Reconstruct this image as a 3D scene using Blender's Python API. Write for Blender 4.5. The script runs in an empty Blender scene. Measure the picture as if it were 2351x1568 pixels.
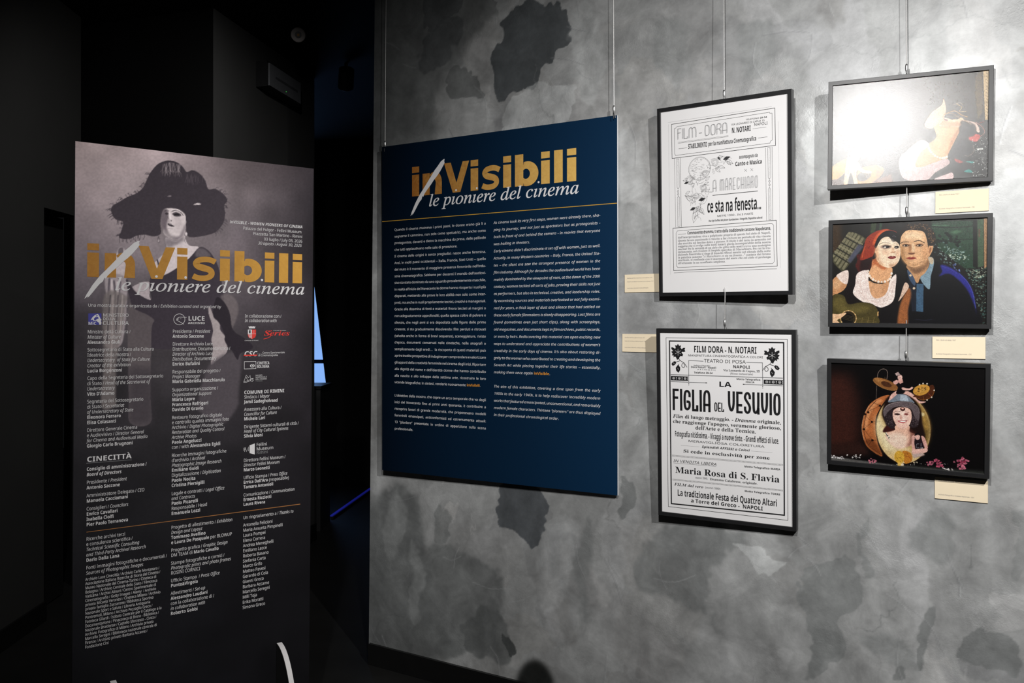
import bpy, math, random, unicodedata
import numpy as np
from mathutils import Vector, Matrix, Euler

scene = bpy.context.scene
col = scene.collection
PI = math.pi

# ------------------------------------------------------------------ camera
cam_data = bpy.data.cameras.new('camera')
cam_data.sensor_width = 36.0
cam_data.lens = 36.0 * 2000.0 / 2351.0
cam_data.shift_y = -42.5 / 2351.0
cam_data.clip_start = 0.05
cam = bpy.data.objects.new('camera', cam_data)
col.objects.link(cam)
cam.location = (0, 0, 1.671)
cam.rotation_euler = (PI / 2, 0, 0)
scene.camera = cam

# ------------------------------------------------------------------ exposure, world, lamps
scene.view_settings.view_transform = 'Standard'
scene.view_settings.look = 'None'
scene.view_settings.gamma = 1.0
scene.view_settings.use_curve_mapping = False
scene.view_settings.exposure = 0.0

world = bpy.data.worlds.new('world')
scene.world = world
world.use_nodes = True
world.node_tree.nodes['Background'].inputs['Color'].default_value = (0.9, 0.95, 1, 1)
world.node_tree.nodes['Background'].inputs['Strength'].default_value = 0.004

# wall frame: WO on the floor line below the camera axis, WU along the wall to the right, WN out of the wall
WO = Vector((0.0, 3.8402, 0.0))
WU = Vector((0.848359, -0.529421, -0.0))
WN = Vector((-0.529421, -0.848359, -0.0))
def on_wall(u, d, h):
    p = WO + WU * u + WN * d
    return Vector((p.x, p.y, h))

def spot(name, u, d, h, tu, td, th, watt, size, blend, radius, colour=(1, 0.96, 0.9)):
    l = bpy.data.lights.new(name, 'SPOT')
    l.energy = watt; l.spot_size = math.radians(size); l.spot_blend = blend
    l.shadow_soft_size = radius; l.color = colour
    o = bpy.data.objects.new(name, l); col.objects.link(o)
    o.location = on_wall(u, d, h)
    o.rotation_euler = (on_wall(tu, td, th) - o.location).to_track_quat('-Z', 'Y').to_euler()
    return o
spot('spot_photographs', 1.66, 2.5, 2.84, 1.5, 0, 1.35, 185, 116, 1.0, .022, (1, .985, .965))
spot('spot_posters', 3.1, 2.5, 3.15, .75, 0, 1.15, 400, 72, 1.0, .022, (1, .985, .965))
spot('spot_banner', 1.43, 3.04, 3.2, -.87, 1.06, 1.4, 175, 45, .9, .03, (1, .98, .96))
spot('spot_left_fill', -.77, .65, 3.4, -2.58, -.12, 1.95, 75, 95, 1.0, .04, (1, .98, .96))  # added unseen lamp, lifts the dark left wall and pillar

# ------------------------------------------------------------------ helpers
def srgb(h):
    v = [int(h[i:i + 2], 16) / 255 for i in (0, 2, 4)]
    return tuple(x / 12.92 if x <= .04045 else ((x + .055) / 1.055) ** 2.4 for x in v)

MATS = {}
def mat(name, colour=(0.8, 0.8, 0.8), rough=0.5, metal=0.0, spec=0.5, noise=0.0, scale=30.0, bump=0.0, bump_scale=200.0):
    if name in MATS:
        return MATS[name]
    m = bpy.data.materials.new(name); m.use_nodes = True
    nt = m.node_tree; b = nt.nodes['Principled BSDF']
    b.inputs['Base Color'].default_value = (*colour, 1)
    b.inputs['Roughness'].default_value = rough
    b.inputs['Metallic'].default_value = metal
    b.inputs['Specular IOR Level'].default_value = spec
    tc = nt.nodes.new('ShaderNodeTexCoord')
    if noise:
        n = nt.nodes.new('ShaderNodeTexNoise'); n.inputs['Scale'].default_value = scale; n.inputs['Detail'].default_value = 6
        nt.links.new(tc.outputs['Object'], n.inputs['Vector'])
        r = nt.nodes.new('ShaderNodeMapRange'); r.inputs['To Min'].default_value = 1 - noise; r.inputs['To Max'].default_value = 1 + noise
        nt.links.new(n.outputs['Fac'], r.inputs['Value'])
        v = nt.nodes.new('ShaderNodeVectorMath'); v.operation = 'SCALE'; v.inputs[0].default_value = colour
        nt.links.new(r.outputs['Result'], v.inputs['Scale'])
        nt.links.new(v.outputs['Vector'], b.inputs['Base Color'])
    if bump:
        n = nt.nodes.new('ShaderNodeTexNoise'); n.inputs['Scale'].default_value = bump_scale; n.inputs['Detail'].default_value = 3
        nt.links.new(tc.outputs['Object'], n.inputs['Vector'])
        bp = nt.nodes.new('ShaderNodeBump'); bp.inputs['Strength'].default_value = bump; bp.inputs['Distance'].default_value = 0.001
        nt.links.new(n.outputs['Fac'], bp.inputs['Height']); nt.links.new(bp.outputs['Normal'], b.inputs['Normal'])
    MATS[name] = m
    return m

def glow(name, colour, strength):
    if name in MATS:
        return MATS[name]
    m = bpy.data.materials.new(name); m.use_nodes = True
    b = m.node_tree.nodes['Principled BSDF']
    b.inputs['Base Color'].default_value = (*colour, 1)
    b.inputs['Emission Color'].default_value = (*colour, 1)
    b.inputs['Emission Strength'].default_value = strength
    MATS[name] = m
    return m

def print_mat(name, rough=0.4, bump=0.0, bump_scale=900.0, spec=0.5):
    """printed sheet: the ink colours live in the mesh, the surface is the paper's"""
    m = mat(name, (0.5, 0.5, 0.5), rough, 0, spec, bump=bump, bump_scale=bump_scale)
    nt = m.node_tree
    a = nt.nodes.new('ShaderNodeAttribute'); a.attribute_name = 'ink'
    nt.links.new(a.outputs['Color'], nt.nodes['Principled BSDF'].inputs['Base Color'])
    return m

def link(name, me, parent=None):
    o = bpy.data.objects.new(name, me); col.objects.link(o)
    if parent is not None:
        o.parent = parent
    return o

def thing(name, label, cat, loc=(0, 0, 0), rot=(0, 0, 0), group=None):
    o = bpy.data.objects.new(name, None); col.objects.link(o)
    o.empty_display_size = 0.1
    o.location = loc; o.rotation_euler = rot
    o['label'] = label; o['category'] = cat
    if group:
        o['group'] = group
    return o

class MB:
    """collects shapes of one part"""
    def __init__(self):
        self.v = []; self.f = []; self.mi = []; self.mats = []
    def slot(self, m):
        if m not in self.mats:
            self.mats.append(m)
        return self.mats.index(m)
    def add(self, vs, fs, m):
        k = len(self.v); s = self.slot(m)
        self.v += [tuple(p) for p in vs]
        for f in fs:
            self.f.append(tuple(i + k for i in f)); self.mi.append(s)
    def box(self, a, b, m):
        (x0, y0, z0), (x1, y1, z1) = a, b
        vs = [(x0, y0, z0), (x1, y0, z0), (x1, y1, z0), (x0, y1, z0), (x0, y0, z1), (x1, y0, z1), (x1, y1, z1), (x0, y1, z1)]
        self.add(vs, [(3, 2, 1, 0), (4, 5, 6, 7), (0, 1, 5, 4), (1, 2, 6, 5), (2, 3, 7, 6), (3, 0, 4, 7)], m)
    def prism(self, pts, z0, z1, m):
        n = len(pts)
        a = sum(pts[i][0] * pts[(i + 1) % n][1] - pts[(i + 1) % n][0] * pts[i][1] for i in range(n))
        if a < 0:
            pts = pts[::-1]
        vs = [(x, y, z0) for x, y in pts] + [(x, y, z1) for x, y in pts]
        fs = [tuple(range(n - 1, -1, -1)), tuple(range(n, 2 * n))]
        fs += [(i, (i + 1) % n, n + (i + 1) % n, n + i) for i in range(n)]
        self.add(vs, fs, m)
    def rings(self, rings, m, cap0=True, cap1=True):
        n = len(rings[0]); vs = [p for r in rings for p in r]; fs = []
        for j in range(len(rings) - 1):
            for i in range(n):
                k = (i + 1) % n
                fs.append((j * n + i, j * n + k, (j + 1) * n + k, (j + 1) * n + i))
        if cap0: fs.append(tuple(range(n - 1, -1, -1)))
        if cap1: fs.append(tuple(range((len(rings) - 1) * n, len(rings) * n)))
        self.add(vs, fs, m)
    def lathe(self, prof, m, seg=24, origin=(0, 0, 0), axis='z'):
        rr = []
        for r, z in prof:
            ring = []
            for i in range(seg):
                t = 2 * PI * i / seg
                p = (r * math.cos(t), r * math.sin(t), z)
                if axis == 'y': p = (p[0], -p[2], p[1])
                ring.append((p[0] + origin[0], p[1] + origin[1], p[2] + origin[2]))
            rr.append(ring)
        self.rings(rr, m)
    def tube(self, path, r, m, seg=10):
        rr = []
        path = [Vector(p) for p in path]
        ref = Vector((0.31, 0.87, 0.38))
        for i, p in enumerate(path):
            t = (path[min(i + 1, len(path) - 1)] - path[max(i - 1, 0)]).normalized()
            a = t.cross(ref).normalized(); b = t.cross(a)
            rad = r[i] if isinstance(r, (list, tuple)) else r
            rr.append([p + (a * math.cos(2 * PI * k / seg) + b * math.sin(2 * PI * k / seg)) * rad for k in range(seg)])
        self.rings(rr, m)
    def build(self, name, parent=None, smooth=False, label=None):
        me = bpy.data.meshes.new(name)
        me.from_pydata(self.v, [], self.f)
        for m in self.mats:
            me.materials.append(m)
        me.polygons.foreach_set('material_index', self.mi)
        if smooth:
            me.polygons.foreach_set('use_smooth', [True] * len(me.polygons))
        me.update()
        o = link(name, me, parent)
        if smooth:
            try:
                me.set_sharp_from_angle(angle=math.radians(40))
            except Exception:
                pass
        if label:
            o['label'] = label
        return o

def structure(o):
    o['kind'] = 'structure'
    return o

# ------------------------------------------------------------------ lettering
class Letters:
    MAP = {'R': (0x1d5a0, 0x1d5ba, 0x1d7e2), 'B': (0x1d5d4, 0x1d5ee, 0x1d7ec), 'I': (0x1d608, 0x1d622, 0x1d7e2), 'J': (0x1d63c, 0x1d656, 0x1d7ec),
           'S': (0x1d400, 0x1d41a, 0x1d7ce), 'T': (0x1d434, 0x1d44e, 0x1d7ce), 'U': (0x1d468, 0x1d482, 0x1d7ce)}
    ALIAS = {'C': 'B', 'O': 'B', 'V': 'T', 'K': 'R', 'L': 'I'}
    WEIGHT = {'T': .006}
    def __init__(self):
        self.cu = bpy.data.curves.new('lettering_source', 'FONT'); self.cu.size = 1.0; self.cu.resolution_u = 4
        self.ob = bpy.data.objects.new('lettering_source', self.cu)
        self.cache = {}
        self.hh = self.raw('HH', 0)[0][:, 0].max()
    def raw(self, s, off):
        self.cu.body = s; self.cu.offset = off
        me = self.ob.to_mesh()
        n = len(me.vertices)
        v = np.zeros(n * 3); me.vertices.foreach_get('co', v)
        f = [tuple(p.vertices) for p in me.polygons]
        self.ob.to_mesh_clear()
        return v.reshape(-1, 3)[:, :2].copy(), f
    def glyph(self, ch, st):
        key = (ch, st)
        if key in self.cache:
            return self.cache[key]
        off = self.WEIGHT.get(st, 0); base = self.ALIAS.get(st, st)
        d = unicodedata.normalize('NFD', ch); c = d[0]; acc = d[1] if len(d) > 1 else None
        up, lo, dg = self.MAP[base]; shear = 0
        if 'A' <= c <= 'Z': m = chr(up + ord(c) - 65)
        elif 'a' <= c <= 'z': m = '\u210e' if (base == 'T' and c == 'h') else chr(lo + ord(c) - 97)
        elif '0' <= c <= '9':
            m = chr(dg + ord(c) - 48); shear = .2 if base in 'IJTU' else 0
        elif c == '\u0131' and base == 'T': m = '\U0001d6a4'
        else:
            m = c; shear = .2 if base in 'IJTU' else 0
            off = .012 if base in 'BJS' else off
        if c == ' ':
            r = (np.zeros((0, 2)), [], .27)
        else:
            v, f = self.raw(m, off)
            adv = self.raw('H' + m + 'H', 0)[0][:, 0].max() - self.hh
            if shear and len(v): v[:, 0] += shear * v[:, 1]
            if acc and c == 'i' and len(v):            # the accent takes the place of the dot
                f = [p for p in f if max(v[i][1] for i in p) < .6]
                k_ = sorted({i for p in f for i in p}); ix = {a: b for b, a in enumerate(k_)}
                v = v[k_]; f = [tuple(ix[i] for i in p) for p in f]
            if acc and len(v):
                cx = (v[:, 0].min() + v[:, 0].max()) / 2 + (.06 if base in 'IJTU' else 0); top = v[:, 1].max()
                w = .1 if base in 'BJS' else .07
                q = np.array([(cx - .2, top + .2), (cx - .2 + w * 1.6, top + .2), (cx + .06, top + .05), (cx + .06 - w, top + .05)])
                f = f + [tuple(range(len(v), len(v) + 4))[::-1]]; v = np.vstack([v, q])
            r = (v, f, adv)
        self.cache[key] = r
        return r
    # tall hand-drawn poster capitals
    NV = {'F': [.8, [(0, 0), (0, 1), (1, 1)], [(0, .6), (.85, .6)]], 'I': [.0, [(0, 0), (0, 1)]],
          'G': [1, [(1, .72), (1, .88), (.5, 1), (0, .88), (0, .12), (.5, 0), (1, .12), (1, .42), (.6, .42)]],
          'L': [.8, [(0, 1), (0, 0), (1, 0), (1, .2)]], 'A': [1, [(0, 0), (0, .82), (.25, 1), (.75, 1), (1, .82), (1, 0)], [(0, .3), (1, .3)]],
          'V': [1, [(0, 1), (0, .3), (.5, 0), (1, .3), (1, 1)]], 'E': [.85, [(1, 1), (0, 1), (0, 0), (1, 0)], [(0, .36), (.9, .36)]],
          'S': [1, [(1, .76), (1, .88), (.7, 1), (.3, 1), (0, .86), (0, .7), (1, .36), (1, .13), (.7, 0), (.3, 0), (0, .12), (0, .25)]],
          'U': [1, [(0, 1), (0, .1), (.4, 0), (.7, .06), (1, .2), (1, 1)], [(1, .2), (1, 0)]],
          'O': [1, [(0, .12), (0, .88), (.3, 1), (.7, 1), (1, .88), (1, .12), (.7, 0), (.3, 0), (0, .12)]],
          'D': [1, [(0, 0), (0, 1), (.6, 1), (1, .85), (1, .15), (.6, 0), (0, 0)]],
          'M': [1.7, [(0, 0), (0, .85), (.25, 1), (.5, .85), (.5, 0)], [(.5, .85), (.75, 1), (1, .85), (1, 0)]],
          'R': [1, [(0, 0), (0, 1), (.7, 1), (1, .88), (1, .62), (.6, .5), (0, .5)], [(.6, .5), (1, .28), (1, 0)]],
          'C': [1, [(1, .72), (1, .88), (.5, 1), (0, .88), (0, .12), (.5, 0), (1, .12), (1, .28)]], 'H': [1, [(0, 0), (0, 1)], [(1, 0), (1, 1)], [(0, .36), (1, .36)]]}
    def close(self):
        bpy.data.objects.remove(self.ob); bpy.data.curves.remove(self.cu)

class Ink:
    """flat printed marks (local millimetres) gathered into one mesh per part"""
    def __init__(self, z):
        self.z = z; self.vs = []; self.fs = []; self.mi = []; self.n = 0; self.mats = []
    def slot(self, m):
        if m not in self.mats: self.mats.append(m)
        return self.mats.index(m)
    def raw(self, v, f, m, dz=0.0):
        v = np.asarray(v, float)
        if not len(v): return
        self.vs.append(np.column_stack([v[:, 0] / 1000, v[:, 1] / 1000, np.full(len(v), self.z + dz)]))
        s = self.slot(m)
        for p in f:
            self.fs.append(tuple(i + self.n for i in p)); self.mi.append(s)
        self.n += len(v)
    def poly(self, pts, m, dz=0.0):
        n = len(pts)
        a = sum(pts[i][0] * pts[(i + 1) % n][1] - pts[(i + 1) % n][0] * pts[i][1] for i in range(n))
        if a < 0: pts = pts[::-1]
        self.raw(pts, [tuple(range(n))], m, dz)
    def disc(self, x, y, r, m, n=20, dz=0.0, ry=None):
        ry = ry or r
        self.poly([(x + r * math.cos(2 * PI * i / n), y + ry * math.sin(2 * PI * i / n)) for i in range(n)], m, dz)
    def ring(self, x, y, r, w, m, n=28, dz=0.0):
        self.stroke([(x + r * math.cos(2 * PI * i / n), y + r * math.sin(2 * PI * i / n)) for i in range(n + 1)], w, m, dz)
    def stroke(self, pts, w, m, dz=0.0):
        """mitred ribbon"""
        p = [np.array(q, float) for q in pts]
        closed = len(p) > 2 and np.allclose(p[0], p[-1])
        n = len(p); L = []; R = []
        for i in range(n):
            if closed:
                a = p[i - 1] if i > 0 else p[-2]; b = p[i + 1] if i < n - 1 else p[1]
            else:
                a = p[max(i - 1, 0)]; b = p[min(i + 1, n - 1)]
            d0 = p[i] - a; d1 = b - p[i]
            if not closed and i == 0: d0 = d1
            if not closed and i == n - 1: d1 = d0
            d0 = d0 / (np.linalg.norm(d0) + 1e-9); d1 = d1 / (np.linalg.norm(d1) + 1e-9)
            n0 = np.array([-d0[1], d0[0]]); n1 = np.array([-d1[1], d1[0]])
            mm = n0 + n1; l = np.linalg.norm(mm)
            mm = n0 if l < .2 else mm / l
            k = min(w / 2 / max(mm @ n0, .45), w)
            L.append(p[i] + mm * k); R.append(p[i] - mm * k)
        self.raw(L + R, [(n + i, n + i + 1, i + 1, i) for i in range(n - 1)], m, dz)
    def text(self, x, y, cap, width, s, style, m, xs=None, alt=None, justify=False, dz=0.0):
        """one line, baseline start (x, y), capital height cap; width fits the line, or xs gives the letter width"""
        runs = []; st = style
        parts = s.split('|')
        runs.append((st, parts[0]))
        for q in parts[1:]:
            runs.append((q[0], q[1:]))
        sc = cap / .714
        if style == 'N':
            return self.capitals(x, y, cap, width, s, m, dz)
        items = []; tot = 0; nsp = 0
        for st, t in runs:
            for c in t:
                v, f, adv = LT.glyph(c, st)
                items.append((v, f, tot, m if not (alt and st == 'O') else alt, nsp)); tot += adv
                if c == ' ': nsp += 1
        if xs is None:
            xs = width / tot / sc
        extra = 0
        if justify and nsp:
            extra = (width - tot * sc * xs) / nsp
            if extra < -.13 * sc * xs or extra > .45 * sc * xs:
                e2 = max(-.13 * sc * xs, min(.45 * sc * xs, extra))
                xs *= (width - e2 * nsp) / (tot * sc * xs); extra = (width - tot * sc * xs) / nsp
        for v, f, x0, mm, k in items:
            if len(v):
                self.raw(np.column_stack([x + (v[:, 0] + x0) * sc * xs + extra * k, y + v[:, 1] * sc]), f, mm, dz)
        return tot * sc
    def capitals(self, x, y, cap, width, s, m, dz):
        thin = m is not BLACK
        t = cap * (.095 if thin else .108); gap = 1.0
        lw = [LT.NV[c][0] for c in s]
        # letter body width b so that everything fits: sum(lw)*b + n*t + (n-1)*gap*t*.62
        n = len(s); b = (width - n * t - (n - 1) * t * .55) / max(sum(lw), .1)
        cx = x
        for c in s:
            g = LT.NV[c]; w = g[0] * b
            for path in g[1:]:
                q = [(cx + t / 2 + px * w, y + t / 2 + py * (cap - t)) for px, py in path]
                if c in 'GASVUODMRC' and len(q) > 3:      # round the shoulders
                    for _ in range(3):
                        cl = q[0] == q[-1]; n_ = []
                        for p0, p1 in zip(q[:-1], q[1:]):
                            n_ += [(p0[0] * .75 + p1[0] * .25, p0[1] * .75 + p1[1] * .25), (p0[0] * .25 + p1[0] * .75, p0[1] * .25 + p1[1] * .75)]
                        q = n_ + [n_[0]] if cl else [q[0]] + n_[1:-1] + [q[-1]]
                if thin:
                    for o in (-.36, .36):
                        self.stroke([(a + o * t, bb + o * t * .3) for a, bb in q], t * .3, m, dz)
                else:
                    if q[0] != q[-1]:
                        e = np.array(q[0]) - np.array(q[1]); e = e / np.linalg.norm(e) * t / 2; q[0] = (q[0][0] + e[0], q[0][1] + e[1])
                        e = np.array(q[-1]) - np.array(q[-2]); e = e / np.linalg.norm(e) * t / 2; q[-1] = (q[-1][0] + e[0], q[-1][1] + e[1])
                    self.stroke(q, t, m, dz)
            cx += w + t + t * .55
    def build(self, name, parent, label=None):
        me = bpy.data.meshes.new(name)
        me.from_pydata(np.vstack(self.vs).tolist(), [], self.fs)
        for m in self.mats: me.materials.append(m)
        me.polygons.foreach_set('material_index', self.mi)
        me.update()
        o = link(name, me, parent)
        if label: o['label'] = label
        return o

# ------------------------------------------------------------------ picture painting (numpy, into mesh colours)
def smooth_closed(p, k=6):
    n = len(p); out = []
    for i in range(n):
        a, b, c, d = p[i - 1], p[i], p[(i + 1) % n], p[(i + 2) % n]
        for j in range(k):
            t = j / k
            out.append(.5 * ((2 * b) + (-a + c) * t + (2 * a - 5 * b + 4 * c - d) * t * t + (-a + 3 * b - 3 * c + d) * t ** 3))
    return np.array(out)
def smooth_open(p, k=6):
    q = np.vstack([2 * p[0] - p[1], p, 2 * p[-1] - p[-2]]); out = []
    for i in range(1, len(q) - 2):
        a, b, c, d = q[i - 1], q[i], q[i + 1], q[i + 2]
        for j in range(k):
            t = j / k
            out.append(.5 * ((2 * b) + (-a + c) * t + (2 * a - 5 * b + 4 * c - d) * t * t + (-a + 3 * b - 3 * c + d) * t ** 3))
    out.append(p[-1])
    return np.array(out)
def blur1(a, r, ax):
    if r < 1: return a
    k = 2 * r + 1
    pad = [(0, 0), (0, 0)]; pad[ax] = (r + 1, r)
    c = np.cumsum(np.pad(a, pad, mode='edge'), axis=ax)
    return (c[k:] - c[:-k]) / k if ax == 0 else (c[:, k:] - c[:, :-k]) / k
def blur(a, r):
    r = int(round(r))
    for _ in range(2):
        a = blur1(blur1(a, r, 0), r, 1)
    return a
def vnoise(h, w, cells, rng):
    gy = max(2, int(cells * h / w) + 2); gx = cells + 2
    g = rng.random((gy, gx))
    y = np.linspace(0, gy - 1.001, h); x = np.linspace(0, gx - 1.001, w)
    yi = y.astype(int); xi = x.astype(int); fy = y - yi; fx = x - xi
    fy = (fy * fy * (3 - 2 * fy))[:, None]; fx = (fx * fx * (3 - 2 * fx))[None]
    return (g[yi][:, xi] * (1 - fy) * (1 - fx) + g[yi + 1][:, xi] * fy * (1 - fx) + g[yi][:, xi + 1] * (1 - fy) * fx + g[yi + 1][:, xi + 1] * fy * fx)
class Canvas:
    SS = 2
    def __init__(self, w, h, cell):
        self.nx = int(round(w / cell)) + 1; self.ny = int(round(h / cell)) + 1
        self.W = self.nx * self.SS; self.H = self.ny * self.SS
        self.k = self.SS * (self.nx - 1) / (w * 1e4)          # 0.1 mm -> canvas pixels
        self.img = np.zeros((self.H, self.W, 3), np.float32)
    def fillmask(self, p):
        p = np.asarray(p)
        x0 = int(max(0, math.floor(p[:, 0].min()) - 1)); x1 = int(min(self.W, math.ceil(p[:, 0].max()) + 2))
        y0 = int(max(0, math.floor(p[:, 1].min()))); y1 = int(min(self.H, math.ceil(p[:, 1].max()) + 1))
        if x1 <= x0 or y1 <= y0: return None
        d = np.zeros((y1 - y0, x1 - x0 + 1), np.int16)
        q = np.roll(p, -1, 0)
        for (ax, ay), (bx, by) in zip(p, q):
            if ay == by: continue
            if ay > by: ax, ay, bx, by = bx, by, ax, ay
            r0 = max(y0, int(math.ceil(ay - .5))); r1 = min(y1 - 1, int(math.ceil(by - .5)) - 1)
            if r1 < r0: continue
            rows = np.arange(r0, r1 + 1)
            xs = ax + (rows + .5 - ay) * (bx - ax) / (by - ay)
            ix = np.clip(np.ceil(xs - .5).astype(int) - x0, 0, x1 - x0)
            np.add.at(d, (rows - y0, ix), 1)
        return (np.cumsum(d, 1)[:, :-1] % 2).astype(np.float32), x0, y0
    def put(self, m, x0, y0, c, a):
        h, w = m.shape
        s = self.img[y0:y0 + h, x0:x0 + w]
        m = (m * a)[..., None]
        s[...] = s * (1 - m) + np.array(c, np.float32) * m
    def area(self, p, c, f=0, a=1):
        r = self.fillmask(p)
        if r is None: return
        m, x0, y0 = r
        fr = f * 3 * self.k / 2
        if fr >= 1:
            R = int(2 * fr) + 2
            h, w = m.shape
            X0 = max(0, x0 - R); Y0 = max(0, y0 - R); X1 = min(self.W, x0 + w + R); Y1 = min(self.H, y0 + h + R)
            b = np.zeros((Y1 - Y0, X1 - X0), np.float32); b[y0 - Y0:y0 - Y0 + h, x0 - X0:x0 - X0 + w] = m
            m, x0, y0 = blur(b, fr), X0, Y0
        self.put(m, x0, y0, c, a)
    def stroke(self, p, w, c, a):
        r = w / 2
        x0 = int(max(0, p[:, 0].min() - r - 2)); x1 = int(min(self.W, p[:, 0].max() + r + 3)); y0 = int(max(0, p[:, 1].min() - r - 2)); y1 = int(min(self.H, p[:, 1].max() + r + 3))
        if x1 <= x0 or y1 <= y0: return
        X, Y = np.meshgrid(np.arange(x0, x1) + .5, np.arange(y0, y1) + .5)
        best = np.full(X.shape, 1e9)
        for s, e in zip(p[:-1], p[1:]):
            d = e - s; l = d @ d + 1e-9
            t = np.clip(((X - s[0]) * d[0] + (Y - s[1]) * d[1]) / l, 0, 1)
            best = np.minimum(best, (X - s[0] - t * d[0]) ** 2 + (Y - s[1] - t * d[1]) ** 2)
        self.put(np.clip(r + .5 - np.sqrt(best), 0, 1).astype(np.float32), x0, y0, c, a)
    @staticmethod
    def hexc(h):
        return [int(h[i:i + 2], 16) / 255 for i in (0, 2, 4)]
    def run(self, ops):
        for o in ops:
            k = o[0]; c = self.hexc(o[1])
            if k in 'PS':
                p = np.array(o[4], float).reshape(-1, 2) * self.k
                self.area(smooth_closed(p) if k == 'S' else p, c, o[2], o[3])
            elif k == 'L':
                p = np.array(o[4], float).reshape(-1, 2) * self.k
                self.stroke(smooth_open(p) if len(p) > 2 else p, max(o[2] * self.k, 1.0), c, o[3])
            elif k == 'E':
                x, y, rx, ry, rot = o[4]; rot = rot / 100
                t = np.linspace(0, 2 * PI, 40, endpoint=False)
                ex = rx * np.cos(t); ey = ry * np.sin(t)
                p = np.column_stack([x + ex * math.cos(rot) - ey * math.sin(rot), y + ex * math.sin(rot) + ey * math.cos(rot)]) * self.k
                self.area(p, c, o[2], o[3])
            elif k == 'K':
                n, size, flat, seed, st, ang = o[2:]
                p = np.array(flat, float).reshape(-1, 2) * self.k
                rng = random.Random(seed); r = self.fillmask(p)
                if r is None: continue
                m, x0, y0 = r; done = 0
                for _ in range(n * 40):
                    if done >= n: break
                    i = rng.randrange(m.shape[0]); j = rng.randrange(m.shape[1])
                    if m[i, j] < .5: continue
                    done += 1
                    L = size * 1.6 * self.k * rng.uniform(.5, 1.15); b = L / st; th = ang + rng.uniform(-.8, .8)
                    t = np.linspace(0, 2 * PI, 12, endpoint=False)
                    ex = L * np.cos(t); ey = b * np.sin(t) * (1 - .4 * np.cos(t))
                    q = np.column_stack([x0 + j + ex * math.cos(th) - ey * math.sin(th), y0 + i + ex * math.sin(th) + ey * math.cos(th)])
                    v = rng.uniform(.72, 1.1)
                    self.area(q, [min(1, u * v) for u in c], 0, .95)
    def grain(self, amp, cells, seed):
        rng = np.random.default_rng(seed)
        n = vnoise(self.H, self.W, cells, rng) - .5
        self.img *= (1 + amp * 2 * n)[..., None]
    def linear(self, gain=1.0):
        s = self.img.reshape(self.ny, self.SS, self.nx, self.SS, 3).mean((1, 3)).clip(0, 1)
        return np.where(s <= .04045, s / 12.92, ((s + .055) / 1.055) ** 2.4) * gain
def colour_sheet(name, cv, x0, x1, ytop, ybot, z, m, parent, gain=1.0, warp=None, label=None):
    """a flat sheet whose printed colours sit on a fine vertex grid"""
    ny, nx = cv.ny, cv.nx
    X, Y = np.meshgrid(np.linspace(x0, x1, nx), np.linspace(ytop, ybot, ny))
    v = np.column_stack([X.ravel(), Y.ravel(), np.full(nx * ny, z)])
    if warp is not None: v = warp(v)
    i = np.arange(nx * ny).reshape(ny, nx)
    f = np.column_stack([i[1:, :-1].ravel(), i[1:, 1:].ravel(), i[:-1, 1:].ravel(), i[:-1, :-1].ravel()])
    me = bpy.data.meshes.new(name)
    me.vertices.add(len(v)); me.vertices.foreach_set('co', v.ravel().astype(np.float32))
    me.loops.add(f.size); me.loops.foreach_set('vertex_index', f.ravel().astype(np.int32))
    me.polygons.add(len(f)); me.polygons.foreach_set('loop_start', np.arange(0, f.size, 4, dtype=np.int32))
    me.update(calc_edges=True)
    at = me.attributes.new('ink', 'FLOAT_COLOR', 'POINT')
    c = np.ones((nx * ny, 4), np.float32); c[:, :3] = cv.linear(gain).reshape(-1, 3)
    at.data.foreach_set('color', c.ravel())
    me.materials.append(m)
    o = link(name, me, parent)
    if label: o['label'] = label
    return o

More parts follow.
